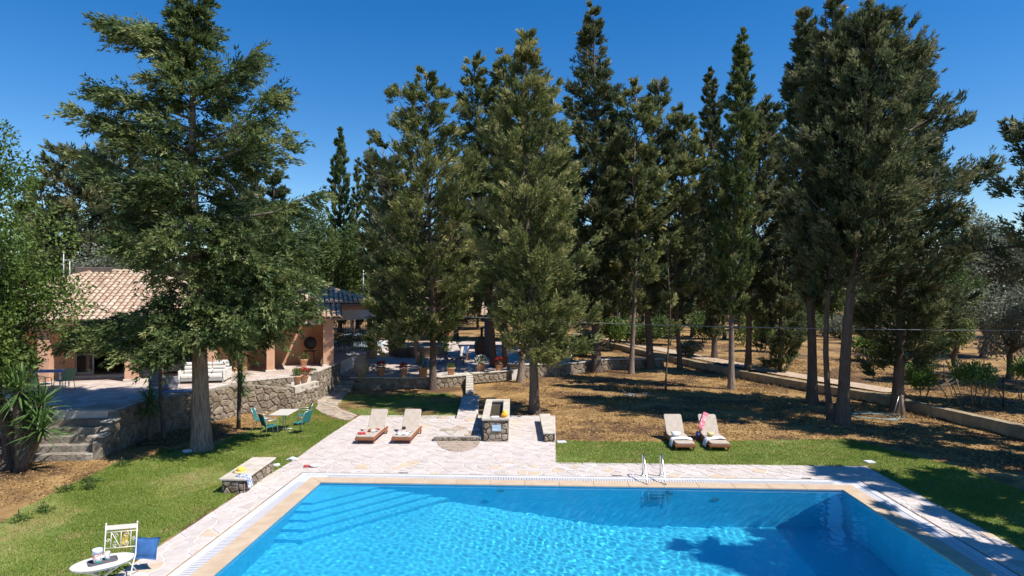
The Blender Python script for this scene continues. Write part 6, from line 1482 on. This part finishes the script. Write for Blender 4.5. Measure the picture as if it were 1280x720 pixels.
for k, (pl_, n, sd) in enumerate(((L_left, 165000, 1), (L_mid, 26000, 2), (L_right, 90000, 3))):
    X, Y = scatter(pl_, n, sd); rng = np.random.default_rng(sd); N3 = np.stack([X, Y, np.full(n, .005)], 1)
    vis_ = (Y > 10) & (np.abs(X / np.maximum(Y, 1) * F) < 680); keep = vis_ & (rng.random(n) < np.clip(1.1 + pnoise(X, Y, .9) * .6 - (Y > 21) * .3 * (k == 0) - .15 * (k == 0), .10, 1))
    N3 = N3[keep]; m_ = len(N3)
    leaf_obj('grass', N3, rng.normal(0, .55, (m_, 3)) * [1, 1, 0] + [0, 0, 1], rng.normal(0, 1, (m_, 3)), .035 + .03 * rng.random(m_), .016, .40 + .20 * pnoise(N3[:, 0], N3[:, 1], 1.3) + .50 * np.clip(pnoise(N3[:, 0] + 5, N3[:, 1], .9) * 2 - .15, 0, 1) * (k < 2) + rng.normal(0, .14, m_), LEAF['gr'], kind='stuff')
rng = np.random.default_rng(77); n = 90000
X = rng.uniform(-9, 26, n); Y = 19 + 26 * rng.random(n) ** 1.3
k = ~np_inside(L_right, X, Y) & ~np_inside(L_mid, X, Y) & ~np_inside(L_left, X, Y) & (Y > 22 + 0 * X) & (X > -1.0) | ((X > 13) & (Y > 14) & ~np_inside(L_right, X, Y) & (X > 14))
k &= ~((X < x1 + .2) & (X > x0 - .2) & (Y < y1 + .3)) & ~((X < 1.8) & (Y < 27.5))
X, Y = X[k], Y[k]; m_ = len(X); Z_ = np.array([G(a, b) for a, b in zip(X, Y)]) + .012
leaf_obj('leaf_litter', np.stack([X, Y, Z_], 1), rng.normal(0, 1, (m_, 3)) * [1, 1, .25] + [0, 0, .1], rng.normal(0, .5, (m_, 3)) + [1, .2, 0], .05 + .05 * rng.random(m_), .04, rng.random(m_) ** 1.2, LEAF['li'], kind='stuff')
X = rng.uniform(-17, -7, 30000); Y = rng.uniform(12, 28, 30000); k = ~np_inside(L_left, X, Y) & ~np_inside(T1W, X, Y) & (Y > 16) & (X < -8); X, Y = X[k], Y[k]; m_ = len(X)
leaf_obj('leaf_litter', np.stack([X, Y, np.full(m_, .012)], 1), rng.normal(0, 1, (m_, 3)) * [1, 1, .25] + [0, 0, .1], rng.normal(0, .5, (m_, 3)) + [1, .2, 0], .04 + .04 * rng.random(m_), .035, rng.random(m_) ** 1.2, LEAF['li'], kind='stuff')
# twigs, cones and dry tufts on the bare ground
rng = np.random.default_rng(78); n = 9000
X = rng.uniform(-1, 24, n); Y = 21.5 + 24 * rng.random(n) ** 1.2; k = ~np_inside(L_right, X, Y) & ~((X < 2.2) & (Y < 27.8)); X, Y = X[k], Y[k]; m_ = len(X); Z_ = np.array([G(a, b) for a, b in zip(X, Y)]) + .02
leaf_obj('fallen_twigs', np.stack([X, Y, Z_], 1), rng.normal(0, 1, (m_, 3)) * [1, 1, .12], rng.normal(0, .3, (m_, 3)) + [0, 0, 1], .12 + .28 * rng.random(m_) ** 2, .018, rng.random(m_) * .5, LEAF['li'], quad=True, kind='stuff')
X = rng.normal(0, 1, 14000); c_ = rng.integers(0, 60, 14000); cx = rng.uniform(0, 26, 60); cy = rng.uniform(27, 60, 60); X = cx[c_] + X * .55; Y = cy[c_] + rng.normal(0, .5, 14000); m_ = len(X); Z_ = np.array([G(a, b) for a, b in zip(X, Y)])
leaf_obj('dry_grass', np.stack([X, Y, Z_], 1), rng.normal(0, .5, (m_, 3)) * [1, 1, 0] + [0, 0, 1], rng.normal(0, 1, (m_, 3)), .10 + .12 * rng.random(m_), .03, .3 + .6 * rng.random(m_), LEAF['li'], kind='stuff')
